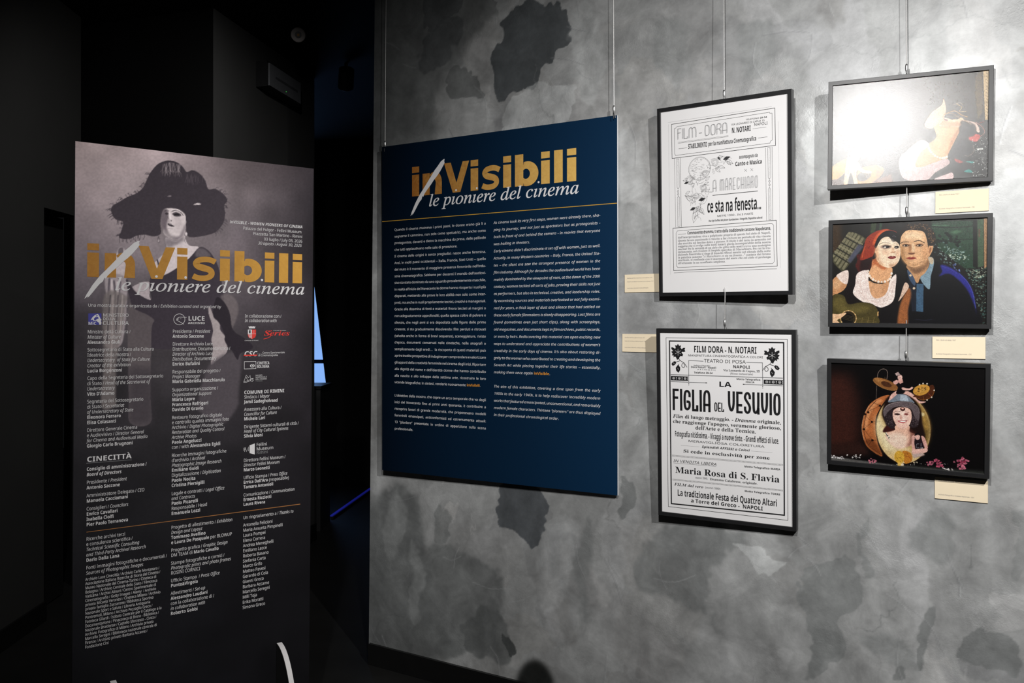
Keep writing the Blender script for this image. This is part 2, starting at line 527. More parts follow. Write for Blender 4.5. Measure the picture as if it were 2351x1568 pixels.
# ------------------------------------------------------------------ data (local millimetres on each sheet)
D = {
 "CREDITS": [[-384.8,11.6,"Capo della Segreteria del Sottosegretario",247.4,[[-642.2,"Ministro della Cultura /"],[-660.2,"|IMinister of Culture"],[-677.9,"|BAlessandro Giuli"],[-703.4,"Sottosegretario di Stato alla Cultura"],[-721.0,"Ideatrice della mostra /"],[-739.0,"|IUndersecretary  of State for Culture"],[-756.7,"|ICreator of the exhibition"],[-774.3,"|BLucia Borgonzoni"],[-799.5,"Capo della Segreteria del Sottosegretario"],[-817.5,"di Stato / |IHead of the Secretariat of"],[-835.2,"|IUndersecretary"],[-852.9,"|BVito D'Adamo"],[-878.8,"Segreteria del Sottosegretario"],[-896.5,"di Stato / |ISecretariat"],[-914.1,"|Iof Undersecretary of State"],[-931.8,"|BEleonora Ferraro"],[-949.5,"|BElisa Colasanti"],[-975.5,"Direttore Generale Cinema"],[-993.2,"e Audiovisivo / |IDirector General"],[-1010.8,"|Ifor Cinema and Audiovisual Media"],[-1028.9,"|BGiorgio Carlo Brugnoni"],[-1107.6,"|BConsiglio di amministrazione /"],[-1125.8,"|JBoard of Directors"],[-1152.4,"Presidente / |IPresident"],[-1170.4,"|BAntonio Saccone"],[-1197.3,"Amministratore Delegato / |ICEO"],[-1215.2,"|BManuela Cacciamani"],[-1242.1,"Consiglieri / |ICouncilors"],[-1259.8,"|BEnrico Cavallari"],[-1277.5,"|BIsabella Ciolfi"],[-1295.5,"|BPier Paolo Terranova"],[-1344.4,"Ricerche archivi terzi"],[-1362.3,"e consulenza scientifica /"],[-1380.3,"|ITechnical Scientific Consulting"],[-1398.5,"|Iand Third-Party Archival Research"],[-1416.5,"|BDario Dalla Lana"],[-1442.3,"Fonti immagini fotografiche e documentali /"],[-1460.4,"|ISources of Photographic Images"]]],[-386.9,9.9,"Fototeca Gilardi / Istituto Centrale per il Catalogo e la",249.0,[[-1480.9,"Archivio Luce Cinecittà / Archivio Carlo Montanaro /"],[-1495.3,"Associazione Italiana Ricerche di Storia del Cinema /"],[-1509.7,"Museo Nazionale del Cinema-Torino / Cineteca di"],[-1524.1,"Bologna / Archivio Centrale dello Stato / Filmoteca"],[-1538.5,"Vaticana / Archivi Alinari / Centro Sperimentale di"],[-1552.9,"Cinematografia / Getty Images / Alamy  / Archivio"],[-1567.3,"privato Micaela Veronesi / Cineteca Milano / Archivio"],[-1581.7,"privato famiglia Zuccarone / Biblioteca Sportiva"],[-1596.1,"Nazionale Sport e Salute / Libreria Antiquaria"],[-1610.5,"Pontremoli, Milano / Archivio Pezzaglia Greco /"],[-1624.9,"Fototeca Gilardi / Istituto Centrale per il Catalogo e la"],[-1639.3,"Documentazione / Pinacoteca di Brera - Biblioteca /"],[-1653.7,"Nazionale Braidense / Castello Sforzesco - Civico /"],[-1668.1,"Archivio Fotografico di Milano / Archivio privato"],[-1682.5,"Marcello Seregni / Biblioteca nazionale centrale di"],[-1696.9,"Firenze / Archivio privato Barbara Accame /"],[-1711.3,"Fondazione Cini"]]],[-106.8,12.0,"|BMaria Gabriella Macchiarulo",188.6,[[-642.1,"Presidente / |IPresident"],[-659.6,"|BAntonio Saccone"],[-687.7,"Direttore Archivio Luce,"],[-705.6,"Distribuzione, Documentaristica /"],[-723.4,"|IDirector of Archivio Luce,"],[-741.3,"|IDistribution, Documentary"],[-758.8,"|BEnrico Bufalini"],[-786.9,"Responsabile del progetto /"],[-804.4,"|IProject Manager"],[-821.5,"|BMaria Gabriella Macchiarulo"],[-850.9,"Supporto organizzazione /"],[-868.7,"|IOrganizational Support"],[-886.2,"|BMaria Lepre"],[-904.1,"|BFrancesco Refrigeri"],[-922.0,"|BDavide Di Gravio"],[-950.6,"Restauro fotografico digitale"],[-968.1,"e controllo qualità immagini foto"],[-986.0,"Archivio / |IDigital Photographic"],[-1003.5,"|IRestoration and Quality Control"],[-1021.4,"|IArchive Photos"],[-1038.9,"|BPaola Angelucci"],[-1056.8,"con / with |BAlessandra Egidi"],[-1086.2,"Ricerche immagini fotografiche"],[-1104.1,"d'archivio / |IArchival"],[-1122.0,"|IPhotographic Image Research"],[-1139.1,"|BEmiliano Guidi"],[-1157.4,"Digitalizzazione / |IDigitization"],[-1175.7,"|BPaolo Nocita"],[-1193.6,"|BCristina Piersigilli"],[-1222.7,"Legale e contratti / |ILegal Office"],[-1240.6,"|Iand Contracts"],[-1258.1,"|BPaolo Picarelli"],[-1276.1,"Responsabile / Head"],[-1294.0,"|BEmanuela Lozzi"],[-1344.6,"Progetto di allestimento / |IExhibition"],[-1362.6,"|IDesign and Layout"],[-1380.5,"|BTommaso Avellino"],[-1398.5,"|Be Laura De Pasquale|R per BLOWUP"],[-1426.4,"Progetto grafico / |IGraphic Design"],[-1444.4,"DM TEAM di |BMario Cavallo"],[-1472.7,"Stampe fotografiche e cornici /"],[-1490.6,"|IPhotografic prints and photo frames"],[-1508.2,"ROSINI CORNICI"],[-1535.8,"Ufficio Stampa  / |IPress Office"],[-1553.3,"|BPunto&Virgola"],[-1581.3,"Allestimenti / |ISet-up"],[-1599.3,"|BAlessandro Laudani"],[-1617.6,"con la collaborazione di /"],[-1635.6,"|Iin collaboration with"],[-1653.6,"|BRoberto Gobbi"]]],[154.8,12.0,"Dirigente Sistemi culturali di città /",216.6,[[-585.6,"In collaborazione con /"],[-602.6,"|IIn collaboration with"],[-889.8,"Sindaco / |IMayor"],[-907.7,"|BJamil Sadegholvaad"],[-936.5,"Assessore alla Cultura /"],[-954.5,"|ICouncillor for Culture"],[-972.0,"|BMichele Lari"],[-1001.7,"Dirigente Sistemi culturali di città /"],[-1018.8,"|IHead of City Cultural Systems"],[-1036.8,"|BSilvia Moni"],[-1128.3,"Direttore Fellini Museum /"],[-1146.2,"|IDirector Fellini Museum"],[-1163.8,"|BMarco Leonetti"],[-1193.1,"Ufficio Stampa / |IPress Office"],[-1210.7,"|BErrica Dall'Ara|R (resposabile)"],[-1228.7,"|BTamara Antonioli"],[-1258.4,"Comunicazione / |ICommunication"],[-1276.0,"|BErnesta Ricciotti"],[-1293.6,"|BLaura Rivera"],[-1343.9,"Un ringraziamento a / |IThanks to"],[-1372.0,"Antonella Felicioni"],[-1391.4,"Maria Assunta Pimpinelli"],[-1410.8,"Laura Pompei"],[-1430.3,"Elena Correra"],[-1449.7,"Andrea Meneghelli"],[-1469.1,"Emiliano Lecce"],[-1488.6,"Roberta Basano"],[-1508.0,"Stefania Carta"],[-1527.4,"Marco Grifo"],[-1546.9,"Matteo Pavesi"],[-1566.3,"Gerardo di Cola"],[-1585.8,"Gianni Greco"],[-1605.2,"Barbara Accame"],[-1624.7,"Marcello Seregni"],[-1644.2,"Milli Toja"],[-1663.6,"Erika Moratti"],[-1683.1,"Simona Greco"]]]],
 "BAN_HEAD": [["J",95.0,-236.9,11.4,285.5,"inVISIBLE - WOMEN PIONEERS OF CINEMA"],["R",144.9,-256.6,11.4,231.7,"Palazzo del Fulgor - Fellini Museum"],["R",183.6,-274.5,11.5,196.7,"Piazzetta San Martino - Rimini"],["R",225.6,-292.8,11.5,154.9,"03 luglio / July 03, 2026"],["I",202.8,-309.4,11.5,174.2,"30 agosto / August 30, 2026"],["R",-383.6,-551.9,10.6,449.0,"Una mostra curata e organizzata da / |IExhibition curated and organized by"]],
 "BAN_LOGO_TEXT": [["ministry",[["R",-337.3,-585.0,10.3,83.3,"MINISTERO"],["R",-337.2,-597.3,9.1,38.8,"DELLA"],["R",-337.8,-613.5,13.0,84.0,"CULTURA"],["B",-382.9,-613.3,10.5,25.6,"MiC"]]],["archive",[["B",-53.7,-597.8,16.1,60.6,"LUCE"],["B",-53.6,-609.9,6.8,60.6,"ARCHIVIO"]]],["studio",[["B",-384.9,-1077.1,17.2,143.0,"CINECITTÀ"]]],["town",[["R",154.5,-673.5,3.8,53.0,"Comune di Rimini"]]],["series",[["R",265.6,-636.2,2.6,52.0,"ITALIAN GLOBAL"],["U",229.5,-653.6,19.6,103.2,"Series","red"]]],["film_school",[["J",152.9,-730.8,18.4,50.0,"CSC"],["B",202.8,-722.9,3.4,18.6,"..."],["R",223.5,-722.5,7.2,89.1,"Centro Sperimentale"],["R",207.2,-732.0,7.2,77.9,"di Cinematografia"]]],["film_archive",[["B",203.1,-762.9,10.6,48.3,"CINETECA"],["B",203.2,-776.0,10.6,47.4,"BOLOGNA"]]],["film_museum",[["R",197.5,-806.7,5.1,26.8,"MUSEO"],["R",197.5,-813.7,5.1,44.2,"NAZIONALE"],["R",197.6,-820.9,5.1,44.2,"DEL CINEMA"],["R",197.6,-828.0,5.1,27.7,"TORINO","grey"]]],["municipality",[["B",154.1,-872.8,12.7,157.7,"COMUNE DI RIMINI"]]],["museum",[["R",202.8,-1072.7,11.9,42.2,"Fellini"],["R",202.9,-1088.6,11.9,67.7,"Museum"],["R",203.0,-1102.9,11.9,45.7,"Rimini","grey"],["R",152.9,-1086.0,11.3,9.3,"F"]]]],
 "BAN_SHAPES": {"rule":[[-383.9,-1314.4],[-383.9,-1316.2],[381.4,-1315.8],[381.4,-1313.2]],"cine_rule":[[-385.9,-1080.4],[-385.9,-1081.9],[-240.8,-1083.7],[-240.8,-1082.5]],"mic":[[-382.4,-574.7],[-341.5,-574.0],[-341.3,-613.3],[-382.2,-613.3]],"mic_face":[[[-374.7,-596.8],[-369.2,-587.0],[-361.0,-579.4],[-352.7,-576.3],[-348.4,-582.3],[-344.9,-591.4],[-341.4,-595.9],[-343.5,-599.7],[-341.3,-606.5],[-343.4,-613.3],[-349.0,-611.8],[-348.3,-606.5],[-353.2,-603.5],[-356.0,-599.7],[-365.7,-599.8],[-368.5,-596.0]]],"mic_cut":[[[-365.7,-593.0],[-360.2,-586.9],[-352.6,-586.1],[-349.8,-591.4],[-356.0,-593.7],[-358.8,-597.5],[-363.6,-597.5]],[[-358.9,-582.4],[-354.0,-580.1],[-352.6,-582.4],[-357.5,-584.7]]],"luce_c":[-83.7,-593.3,19.5],"luce_l":[[[-92.5,-594.9],[-91.8,-590.1],[-82.9,-585.3],[-58.4,-586.3]],[[-84.8,-591.3],[-93.3,-596.1],[-67.2,-610.8]]],"crest":[[166.9,-630.6],[198.1,-630.6],[198.3,-651.6],[194.9,-660.8],[183.0,-666.2],[170.5,-660.6],[167.0,-651.4]],"crest_q":[[166.9,-630.6],[181.8,-630.6],[181.9,-646.5],[167.0,-646.4]],"crest_tower":[[171.2,-644.4],[171.1,-633.1],[177.1,-633.1],[177.2,-644.4]],"crown":[[171.1,-626.4],[168.9,-618.0],[173.2,-620.1],[175.7,-617.2],[178.7,-620.1],[181.7,-617.2],[184.7,-620.1],[188.1,-617.2],[190.7,-620.1],[195.4,-617.6],[193.8,-626.4]],"series_sw":[[261.2,-635.1],[244.6,-640.1],[240.3,-646.8],[251.2,-649.9],[255.7,-655.4],[244.8,-662.5],[227.4,-667.0]],"cinebox":[[154.3,-750.9],[198.7,-751.2],[198.9,-778.5],[154.5,-778.5]],"cineeye":[185.1,-767.2],"mnc":[[[152.4,-828.4],[161.9,-801.6],[170.5,-812.4],[176.9,-803.0],[179.6,-823.2],[162.2,-828.8],[152.4,-828.4]],[[153.7,-827.2],[189.8,-815.2]],[[188.9,-814.3],[179.1,-815.6],[177.0,-823.1],[185.6,-826.8],[189.9,-821.5],[183.4,-820.0]],[[159.9,-805.8],[170.7,-827.0]]],"fm":[[[177.0,-1067.1],[197.1,-1061.6],[197.4,-1103.4],[177.2,-1096.5]]],"fm_l":[[[158.0,-1089.8],[160.8,-1074.1],[165.7,-1089.6],[173.2,-1072.3],[173.3,-1089.0]]]},
 "BRUSH": [[-266.0,671.0],[-256.1,676.3],[-252.1,679.7],[-244.5,679.9],[-247.4,670.7],[-245.1,663.3],[-249.8,654.2],[-270.7,625.3],[-288.3,605.4],[-306.0,588.7],[-323.7,567.7],[-341.5,550.0],[-359.4,529.7],[-366.6,515.8],[-371.4,520.0],[-376.2,504.5],[-386.4,495.6],[-395.5,483.2],[-413.6,456.3],[-422.7,443.3],[-430.6,435.1],[-428.2,442.7],[-441.0,430.9],[-434.3,448.0],[-428.8,458.3],[-413.6,487.9],[-395.4,515.6],[-384.6,530.7],[-371.4,546.1],[-353.4,567.8],[-335.6,590.3],[-317.8,612.8],[-300.0,635.1],[-282.4,652.6]],
 "SUB": ["T",-331.5,469.1,51.0,775.6,"le pıonıere del cınema"],
 "SUBDOTS": [[-181.3,532.3],[-68.9,532.1],[247.1,532.1]],
 "BP_RULE": [[-609.8,419.0],[-609.8,416.0],[611.0,414.2],[611.0,416.7]],
 "ITA": [-536.5,366.6,-31.4,514.9,["Quando il cinema muoveva i primi passi, le donne erano già lì a","segnarne il cammino, non solo come spettatrici, ma anche come","protagoniste, davanti e dietro la macchina da presa, delle pellicole","che tutti applaudivano nelle sale di proiezione.","Il cinema delle origini è senza pregiudizi: nasce anche femmina.","Anzi, in molti paesi occidentali – Italia, Francia, Stati Uniti – quello","del muto è il momento di maggiore presenza femminile nell'indu-","stria cinematografica. Sebbene per decenni il mondo dell'audiovi-","sivo sia stato dominato da uno sguardo prevalentemente maschile,","in realtà all'inizio del Novecento le donne hanno ricoperto i ruoli più","disparati, mettendo alla prova le loro abilità non solo come inter-","preti, ma anche in ruoli propriamente tecnici, creativi e manageriali.","Grazie alla disamina di fonti e materiali finora lasciati ai margini o","non adeguatamente approfonditi, quella spessa coltre di polvere e","silenzio, che negli anni si era depositata sulle figure delle prime","cineaste, si sta gradualmente dissolvendo: film perduti e ritrovati","(talvolta anche in forma di brevi sequenze), sceneggiature, riviste","d'epoca, documenti conservati nelle cineteche, nelle anagrafi o","semplicemente dagli eredi…  la riscoperta di questi materiali può","aprire inedite prospettive di indagine per comprendere e valorizzare","gli apporti della creatività femminile nel cinema degli inizi. Riportare","alla dignità del nome e dell'identità donne che hanno contribuito","alla nascita e allo sviluppo della settima arte, ricostruire le loro","vicende biografiche: in sintesi, renderle nuovamente |OinVisibili|R.","","L'obiettivo della mostra, che copre un arco temporale che va dagli","inizi del Novecento fino ai primi anni quaranta, è contribuire a","riscoprire lavori di grande modernità, che proponevano modelli","femminili emancipati, anticonformisti ed estremamente attuali:","13 \"pioniere\" presentate in ordine di apparizione sulla scena","professionale."],[3,23,30]],
 "ENG": [19.5,366.4,-31.4,517.6,["As cinema took its very first steps, women were already there, sha-","ping its journey, and not just as spectators but as protagonists -","both in front of and behind the camera - in movies that everyone","was hailing in theaters.","Early cinema didn't discriminate: it set off with women, just as well.","Actually, in many Western countries – Italy, France, the United Sta-","tes – the silent era saw the strongest presence of women in the","film industry. Although for decades the audiovisual world has been","mainly dominated by the viewpoint of men, at the dawn of the 20th","century, women tackled all sorts of jobs, proving their skills not just","as performers, but also in technical, creative, and leadership roles.","By examining sources and materials overlooked or not fully exami-","ned for years, a thick layer of dust and silence that had settled on","these early female filmmakers is slowly disappearing. Lost films are","found (sometimes even just short clips), along with screenplays,","old magazines, and documents kept in film archives, public records,","or even by heirs. Rediscovering this material can open exciting new","ways to understand and appreciate the contributions of women's","creativity in the early days of cinema. It's also about restoring di-","gnity to the women who contributed to creating and developing the","Seventh Art while piecing together their life stories – essentially,","making them once again |OinVisible|R.","","The aim of this exhibition, covering a time span from the early","1900s to the early 1940s, is to help rediscover incredibly modern","works that featured emancipated, unconventional, and remarkably","modern female characters. Thirteen \"pioneers\" are thus displayed","in their professional chronological order."],[3,21,27]],
 "P2": [["C",-115.8,277.1,24.5,238.4,"FILM DORA - N. NOTARI"],["R",-138.4,261.0,7.8,284.1,"MANIFATTURA CINEMATOGRAFICA A COLORI"],["R",-76.1,239.5,12.5,158.2,"TEATRO DI POSA"],["U",-116.3,224.8,4.8,65.8,"Indirizzo Telegrafico:"],["B",-127.3,217.0,6.9,98.1,"Dora Notari - Napoli"],["B",-103.4,209.7,4.2,72.5,"(A. B. C. 5th Ed. C. U.)","grey"],["B",-115.5,196.1,6.9,72.3,"Telefono 39-24"],["B",33.9,221.2,10.9,64.0,"NAPOLI"],["S",-1.8,208.8,7.8,135.6,"Via Leonardo di Capua, 15"],["S",23.3,197.9,6.7,85.6,"(Rione Industriale)","grey"],["B",47.1,178.0,6.2,90.1,"Motto Telegrafico:"],["B",81.1,167.9,6.2,32.7,"FIGLIA"],["B",-20.8,149.4,19.4,48.9,"LA"],["N",-201.5,50.6,83.4,149.6,"FIGLIA"],["N",-37.5,54.6,34.7,37.1,"DEL"],["N",14.4,52.7,81.4,193.7,"VESUVIO"],["S",-200.1,21.2,14.2,409.5,"|UFilm|S di lungo metraggio. - |UDramma|S originale,"],["S",-201.5,1.0,13.6,410.8,"che raggiunge l'apogeo, veramente glorioso,"],["S",-112.1,-18.6,14.7,230.4,"dell'Arte e della Tecnica."],["C",-194.2,-51.1,21.0,395.8,"Fotografia nitidissima. - Viraggi a nuove tinte. - Grandi effetti di luce."],["R",-141.1,-69.4,7.9,290.0,"MERAVIGLIOSA COLORITURA"],["J",-87.1,-87.7,8.4,182.0,"Splendidi AFFISSI a Colori"],["S",-161.4,-111.7,12.6,329.8,"Si cede in esclusività per zone"],["I",-200.9,-152.0,10.2,170.3,"IN VENDITA LIBERA"],["B",74.4,-148.4,6.7,131.2,"Motto Telegrafico: MARIA"],["S",-194.1,-193.4,24.8,397.5,"Maria Rosa di S. Flavia"],["S",-56.9,-209.1,8.4,179.7,"Dramma Calabrese, originale.","dark"],["S",-113.9,-208.1,7.0,48.9,"metri 280.","grey"],["U",-197.4,-243.7,10.8,114.8,"FILM dal vero"],["S",-76.1,-242.2,6.9,60.1,"(metri 180)","grey"],["B",74.8,-240.8,6.7,130.4,"Motto Telegrafico: TORRE"],["C",-186.6,-282.9,24.4,380.7,"La tradizionale Festa dei Quattro Altari"],["B",-132.9,-303.1,13.9,189.2,"a Torre del Greco -"],["B",66.6,-303.7,14.1,75.5,"NAPOLI"]],
 "P2L": [["black",1.6,[[-225.9,330.6],[232.4,332.5],[232.0,-329.9],[-223.7,-330.0],[-225.9,330.6]]],["black",4.6,[[-212.0,318.4],[219.6,319.7],[219.3,-312.4],[-211.2,-317.1],[-212.0,318.4]]],["grey",2.4,[[-78.2,243.7],[-135.8,245.2],[-136.6,161.5]]],["grey",2.4,[[84.2,244.2],[143.1,244.4],[143.7,159.6]]],["grey",2.8,[[-208.4,188.2],[216.0,190.5]]],["grey",2.6,[[-208.7,161.2],[-71.4,161.5]]],["grey",2.6,[[74.9,162.3],[215.9,162.6]]],["black",3.4,[[-71.4,161.5],[-64.9,161.5]]],["black",3.4,[[70.8,162.1],[77.0,162.1]]],["black",2.4,[[-136.1,158.3],[-136.1,154.0]]],["black",2,[[-136.1,151.9],[-136.2,149.2]]],["black",2.4,[[143.6,158.5],[143.6,154.4]]],["black",2,[[143.6,152.4],[143.6,149.8]]],["black",0.5,[[-207.4,-125.3],[215.6,-125.5]]],["black",0.5,[[-207.4,-130.2],[215.6,-130.1]]],["black",0.5,[[-205.6,-219.3],[215.2,-219.6]]],["black",0.5,[[-205.6,-223.7],[215.2,-223.7]]],["black",0.7,[[-201.0,-156.3],[-32.3,-154.8]]],["grey",0.5,[[-170.6,-84.9],[-96.4,-85.1]]],["grey",0.5,[[99.0,-85.4],[177.5,-85.3]]]],
 "P2D": [[[-207.4,-127.7],[215.6,-127.8]],[[-205.6,-221.5],[215.2,-221.7]]],
 "P2B": [[[-207.9,182.9],[-139.1,183.3],[-139.3,166.7],[-208.1,166.1]],[[147.3,182.2],[216.5,182.9],[216.4,166.7],[147.2,166.9]]],
 "LEAF": [[-178.1,308.3],[-173.2,300.4],[-166.0,302.6],[-167.8,293.0],[-162.8,287.8],[-157.3,293.2],[-149.0,293.4],[-151.8,285.9],[-148.6,279.5],[-155.2,277.2],[-161.8,278.2],[-164.1,273.8],[-157.5,267.6],[-160.9,260.0],[-167.5,262.0],[-172.0,256.5],[-175.4,248.9],[-182.1,246.6],[-185.4,254.0],[-189.7,259.3],[-196.5,254.8],[-195.3,262.4],[-203.1,263.2],[-199.7,269.8],[-205.2,277.2],[-197.3,280.6],[-205.1,287.9],[-203.9,295.5],[-195.0,292.4],[-189.4,288.3],[-187.1,294.7],[-190.4,302.2],[-182.6,301.3]],
 "VINE": [[[-178.1,257.4],[-169.9,244.3],[-153.5,234.0],[-142.6,218.4]],[[-153.4,235.7],[-161.8,231.1],[-163.5,221.4],[-155.8,217.4],[-150.8,225.0],[-155.7,231.3]],[[-169.9,242.7],[-183.9,238.5],[-192.3,231.3]],[[-174.5,230.7],[-177.9,222.6],[-178.6,211.8]]],
 "GRAPE": [[[-178.4,227.9],[-170.2,217.5],[-170.3,206.8],[-177.1,196.3],[-185.9,204.6],[-188.0,215.3]],[[-189.4,241.0],[-185.6,234.7],[-191.2,225.9],[-200.2,222.4],[-205.1,229.8],[-197.8,238.6]]],
 "P1": [["N",-180.0,236.6,44.1,78.5,"FILM","grey"],["N",-68.2,237.1,43.2,90.4,"DORA","grey"],["R",93.4,276.5,5.6,79.5,"TELEFONO |B29-34"],["R",37.9,264.9,6.7,126.1,"VIA LEONARDO DI CAPUA 15"],["R",124.3,252.4,9.7,51.1,"NAPOLI"],["C",38.7,236.6,19.7,73.2,"N. NOTARI"],["C",-135.7,197.8,18.2,77.3,"STABILIMENTO"],["C",-53.8,199.5,15.6,186.7,"per la manifattura Cinematografica"],["C",66.8,139.6,12.4,70.9,"accompagnato da","dark"],["C",51.3,113.7,15.5,102.1,"Canto e Musica"],["N",-38.6,23.7,47.7,16.9,"A","pale"],["N",-10.4,25.5,48.0,148.3,"MARECHIARO","pale"],["C",-60.9,-51.1,46.1,210.4,"ce sta na fenesta..."],["R",-21.4,-69.7,6.8,139.9,"METRI 1000 - IN 3 PARTI"],["C",-55.0,-86.1,7.3,208.5,"Due tipi di affissi del pittore Guardascione - Fotografie, Diapositive colorati","dark"],["C",-142.9,-128.8,11.6,327.1,"Commovente dramma, tratto dalla tradizionale canzone Napoletana,"],["S",-182.1,-142.6,7.9,365.7,"dall'interpretazione viva e palpitante proprio di questo bel cielo di Napoli.","grey"],["S",-182.3,-154.8,7.9,365.7,"Questo lavoro passionale è riuscito a far rivivere un periodo di vita vissuta","grey"],["S",-182.4,-166.1,7.9,365.8,"che esercita un fascino dolce e pietoso. Il titolo è del tutto in armonia col","grey"],["S",-182.5,-176.7,7.9,365.8,"soggetto che si svolge nelle notti lunari; gloria incomparabile della nostra","grey"],["S",-182.6,-187.6,7.9,365.9,"marina! fra la serenità di un cielo che gitta sulla nostr'|Vanima|S una nostalgica","grey"],["S",-182.8,-198.2,7.9,365.9,"melanconia, nel rivedere il limpido specchio di Marechiaro, fra cui la tra-","grey"],["S",-182.9,-209.1,8.0,366.0,"dizionale finestrella si tinge di bianchi riflessi mentre nel silenzio della notte","grey"],["S",-183.0,-219.9,8.0,366.0,"la patetica canzone \"|UA Marechiaro ce sta na fenesta...|S\" cantata dal bruno","grey"],["S",-183.1,-230.5,8.0,366.1,"marinaio, si confonde con il murmure del mare che col cielo si prolunga","grey"],["S",-183.3,-241.8,8.1,193.8,"all'orizzonte in un sconfinato amplesso.","grey"]],
 "P1L": [["grey",2.6,[[-91.0,252.0],[-78.9,252.1]]],["black",1.7,[[-204.3,299.9],[201.8,307.3],[203.4,173.5],[-203.5,168.4],[-204.3,299.9]]],["black",1.1,[[-192.5,282.1],[-186.6,283.6],[-181.8,288.4],[182.0,294.8],[184.0,290.5],[191.3,290.5],[192.2,194.0],[185.4,190.8],[183.3,183.9],[-189.0,178.4],[-192.5,185.3],[-192.5,282.1]]],["black",1.7,[[-203.1,-101.5],[204.2,-96.1],[206.7,-261.7],[-202.1,-266.5],[-203.1,-101.5]]],["black",1.1,[[-190.2,-120.9],[-184.1,-113.0],[188.5,-106.9],[194.2,-112.9],[195.9,-245.0],[190.1,-252.0],[-184.0,-255.0],[-190.5,-248.2],[-190.2,-120.9]]],["dark",1.0,[[-201.0,-275.4],[-145.7,-273.6],[-75.8,-273.3],[14.7,-272.7],[91.6,-272.2],[205.6,-271.4]]],["black",0.9,[[-178.4,224.0],[26.0,225.9]]],["black",0.6,[[-178.3,227.7],[26.0,229.5]]],["dark",1.1,[[-175.6,202.5],[-140.3,202.9]]],["dark",1.1,[[138.3,207.0],[174.0,207.4]]],["grey",1.0,[[118.9,243.2],[170.1,243.0]]],["dark",1.1,[[-181.9,-126.8],[-148.7,-126.3]]],["black",2.0,[[-38.7,12.7],[136.8,14.9]]],["black",0.9,[[-193.9,167.4],[-191.1,-98.9]]],["black",1.1,[[-169.0,166.5],[-167.3,-98.1]]],["black",0.9,[[166.4,169.5],[168.7,-94.9]]],["black",1.1,[[190.5,169.9],[191.7,-94.3]]],["grey",0.4,[[-217.4,301.6],[-216.2,-282.1]]],["grey",0.4,[[213.8,258.3],[218.5,-270.3]]],["grey",0.4,[[-219.2,308.9],[190.4,314.0]]],["dark",0.8,[[86.6,99.5],[95.7,89.3]]],["dark",0.8,[[95.7,98.6],[86.5,90.2]]],["dark",0.8,[[109.7,99.9],[119.3,89.1]]],["dark",0.8,[[119.3,98.9],[109.6,90.0]]]],
 "P1COL": [[[-185.0,163.8],[-174.9,163.8],[-173.8,55.5],[-179.3,47.8],[-183.9,54.7]],[[-183.2,14.3],[-179.0,21.6],[-173.7,14.7],[-173.2,-95.5],[-182.7,-96.1]],[[174.3,168.6],[183.7,169.1],[185.0,60.9],[180.2,53.7],[175.6,60.3]],[[175.8,17.3],[180.0,25.1],[184.2,17.6],[185.5,-92.9],[177.1,-93.4]],[[-179.9,44.0],[-176.4,38.9],[-180.0,33.7],[-183.5,39.4]],[[-180.0,32.6],[-175.9,27.9],[-179.5,22.8],[-183.1,27.9]],[[180.2,51.2],[183.9,46.3],[180.2,41.5],[176.5,46.9]],[[180.1,38.4],[183.8,33.5],[180.6,28.2],[177.0,33.6]]],
 "MED": [-90.7,118.2,44.2],
 "ROSES": [[-31.8,135.3,17.1],[-127.1,78.6,19.4],[-78.3,42.1,14.8],[-66.2,97.2,14.8],[-104.5,14.7,12.6]],
 "LEAVES": [[[-20.4,151.1],[4.8,154.8]],[[4.7,143.2],[32.4,150.8]],[[13.0,139.7],[43.2,123.6]],[[-15.1,118.8],[11.6,110.9]],[[-26.4,114.6],[-6.9,96.9]],[[-141.7,77.2],[-159.3,78.7]],[[-135.9,71.2],[-154.8,66.4]],[[-130.5,35.7],[-149.3,26.3]],[[-72.4,57.7],[-54.0,64.1]],[[-66.5,70.5],[-49.3,84.9]],[[-67.0,27.8],[-49.8,37.1]],[[-96.0,-2.1],[-67.2,3.8]],[[-107.6,-6.6],[-148.2,18.1]],[[-96.2,-23.6],[-119.8,-51.6]],[[-90.5,-29.4],[-73.6,-57.4]],[[-102.1,-28.6],[-114.1,-70.9]],[[-107.9,-28.1],[-131.3,-37.3]],[[-87.5,-18.8],[-58.6,11.1]],[[-119.2,-0.3],[-151.2,21.1]],[[-105.1,-39.1],[-117.2,-86.9]],[[-93.5,-34.5],[-79.2,-51.6]],[[-14.7,155.8],[-9.3,142.0]],[[21.2,133.6],[34.9,119.1]]],
 "FERN": [[-130.0,76.1],[-118.5,58.9],[-95.3,67.7],[-72.5,49.6],[-136.5,17.2],[-107.4,14.9],[-84.4,7.8],[-119.2,-5.7],[-96.2,-18.2],[-107.9,-33.5],[-90.6,-40.1],[-102.4,-55.5],[-110.4,4.4],[-72.7,22.9],[-61.2,32.7],[-49.0,116.8],[-20.7,119.4],[-3.7,141.4],[18.6,147.0],[-37.8,105.1]],
 "POSE": {"p1":[[0.786,3.2648,2.1401],[1.6105,0.0069,-0.6276]],"p2":[[0.796,3.2727,1.2817],[1.6211,0.0067,-0.5186]],"a1":[[1.3314,2.9315,2.3217],[1.5748,0.0095,-0.4429]],"a2":[[1.333,2.9435,1.8417],[1.6042,0.0116,-0.5343]],"a3":[[1.3282,2.9465,1.3548],[1.6294,0.0128,-0.5485]],"bp":[[-0.0971,3.8595,1.742],[1.5692,-0.002,-0.5393]],"ban":[[-1.1177,3.1628,2.2772],[1.589,0.0018,0.6449]],"wall":[[0.0,3.8402,1.671],[1.5708,0.0,-0.5579]]}
}
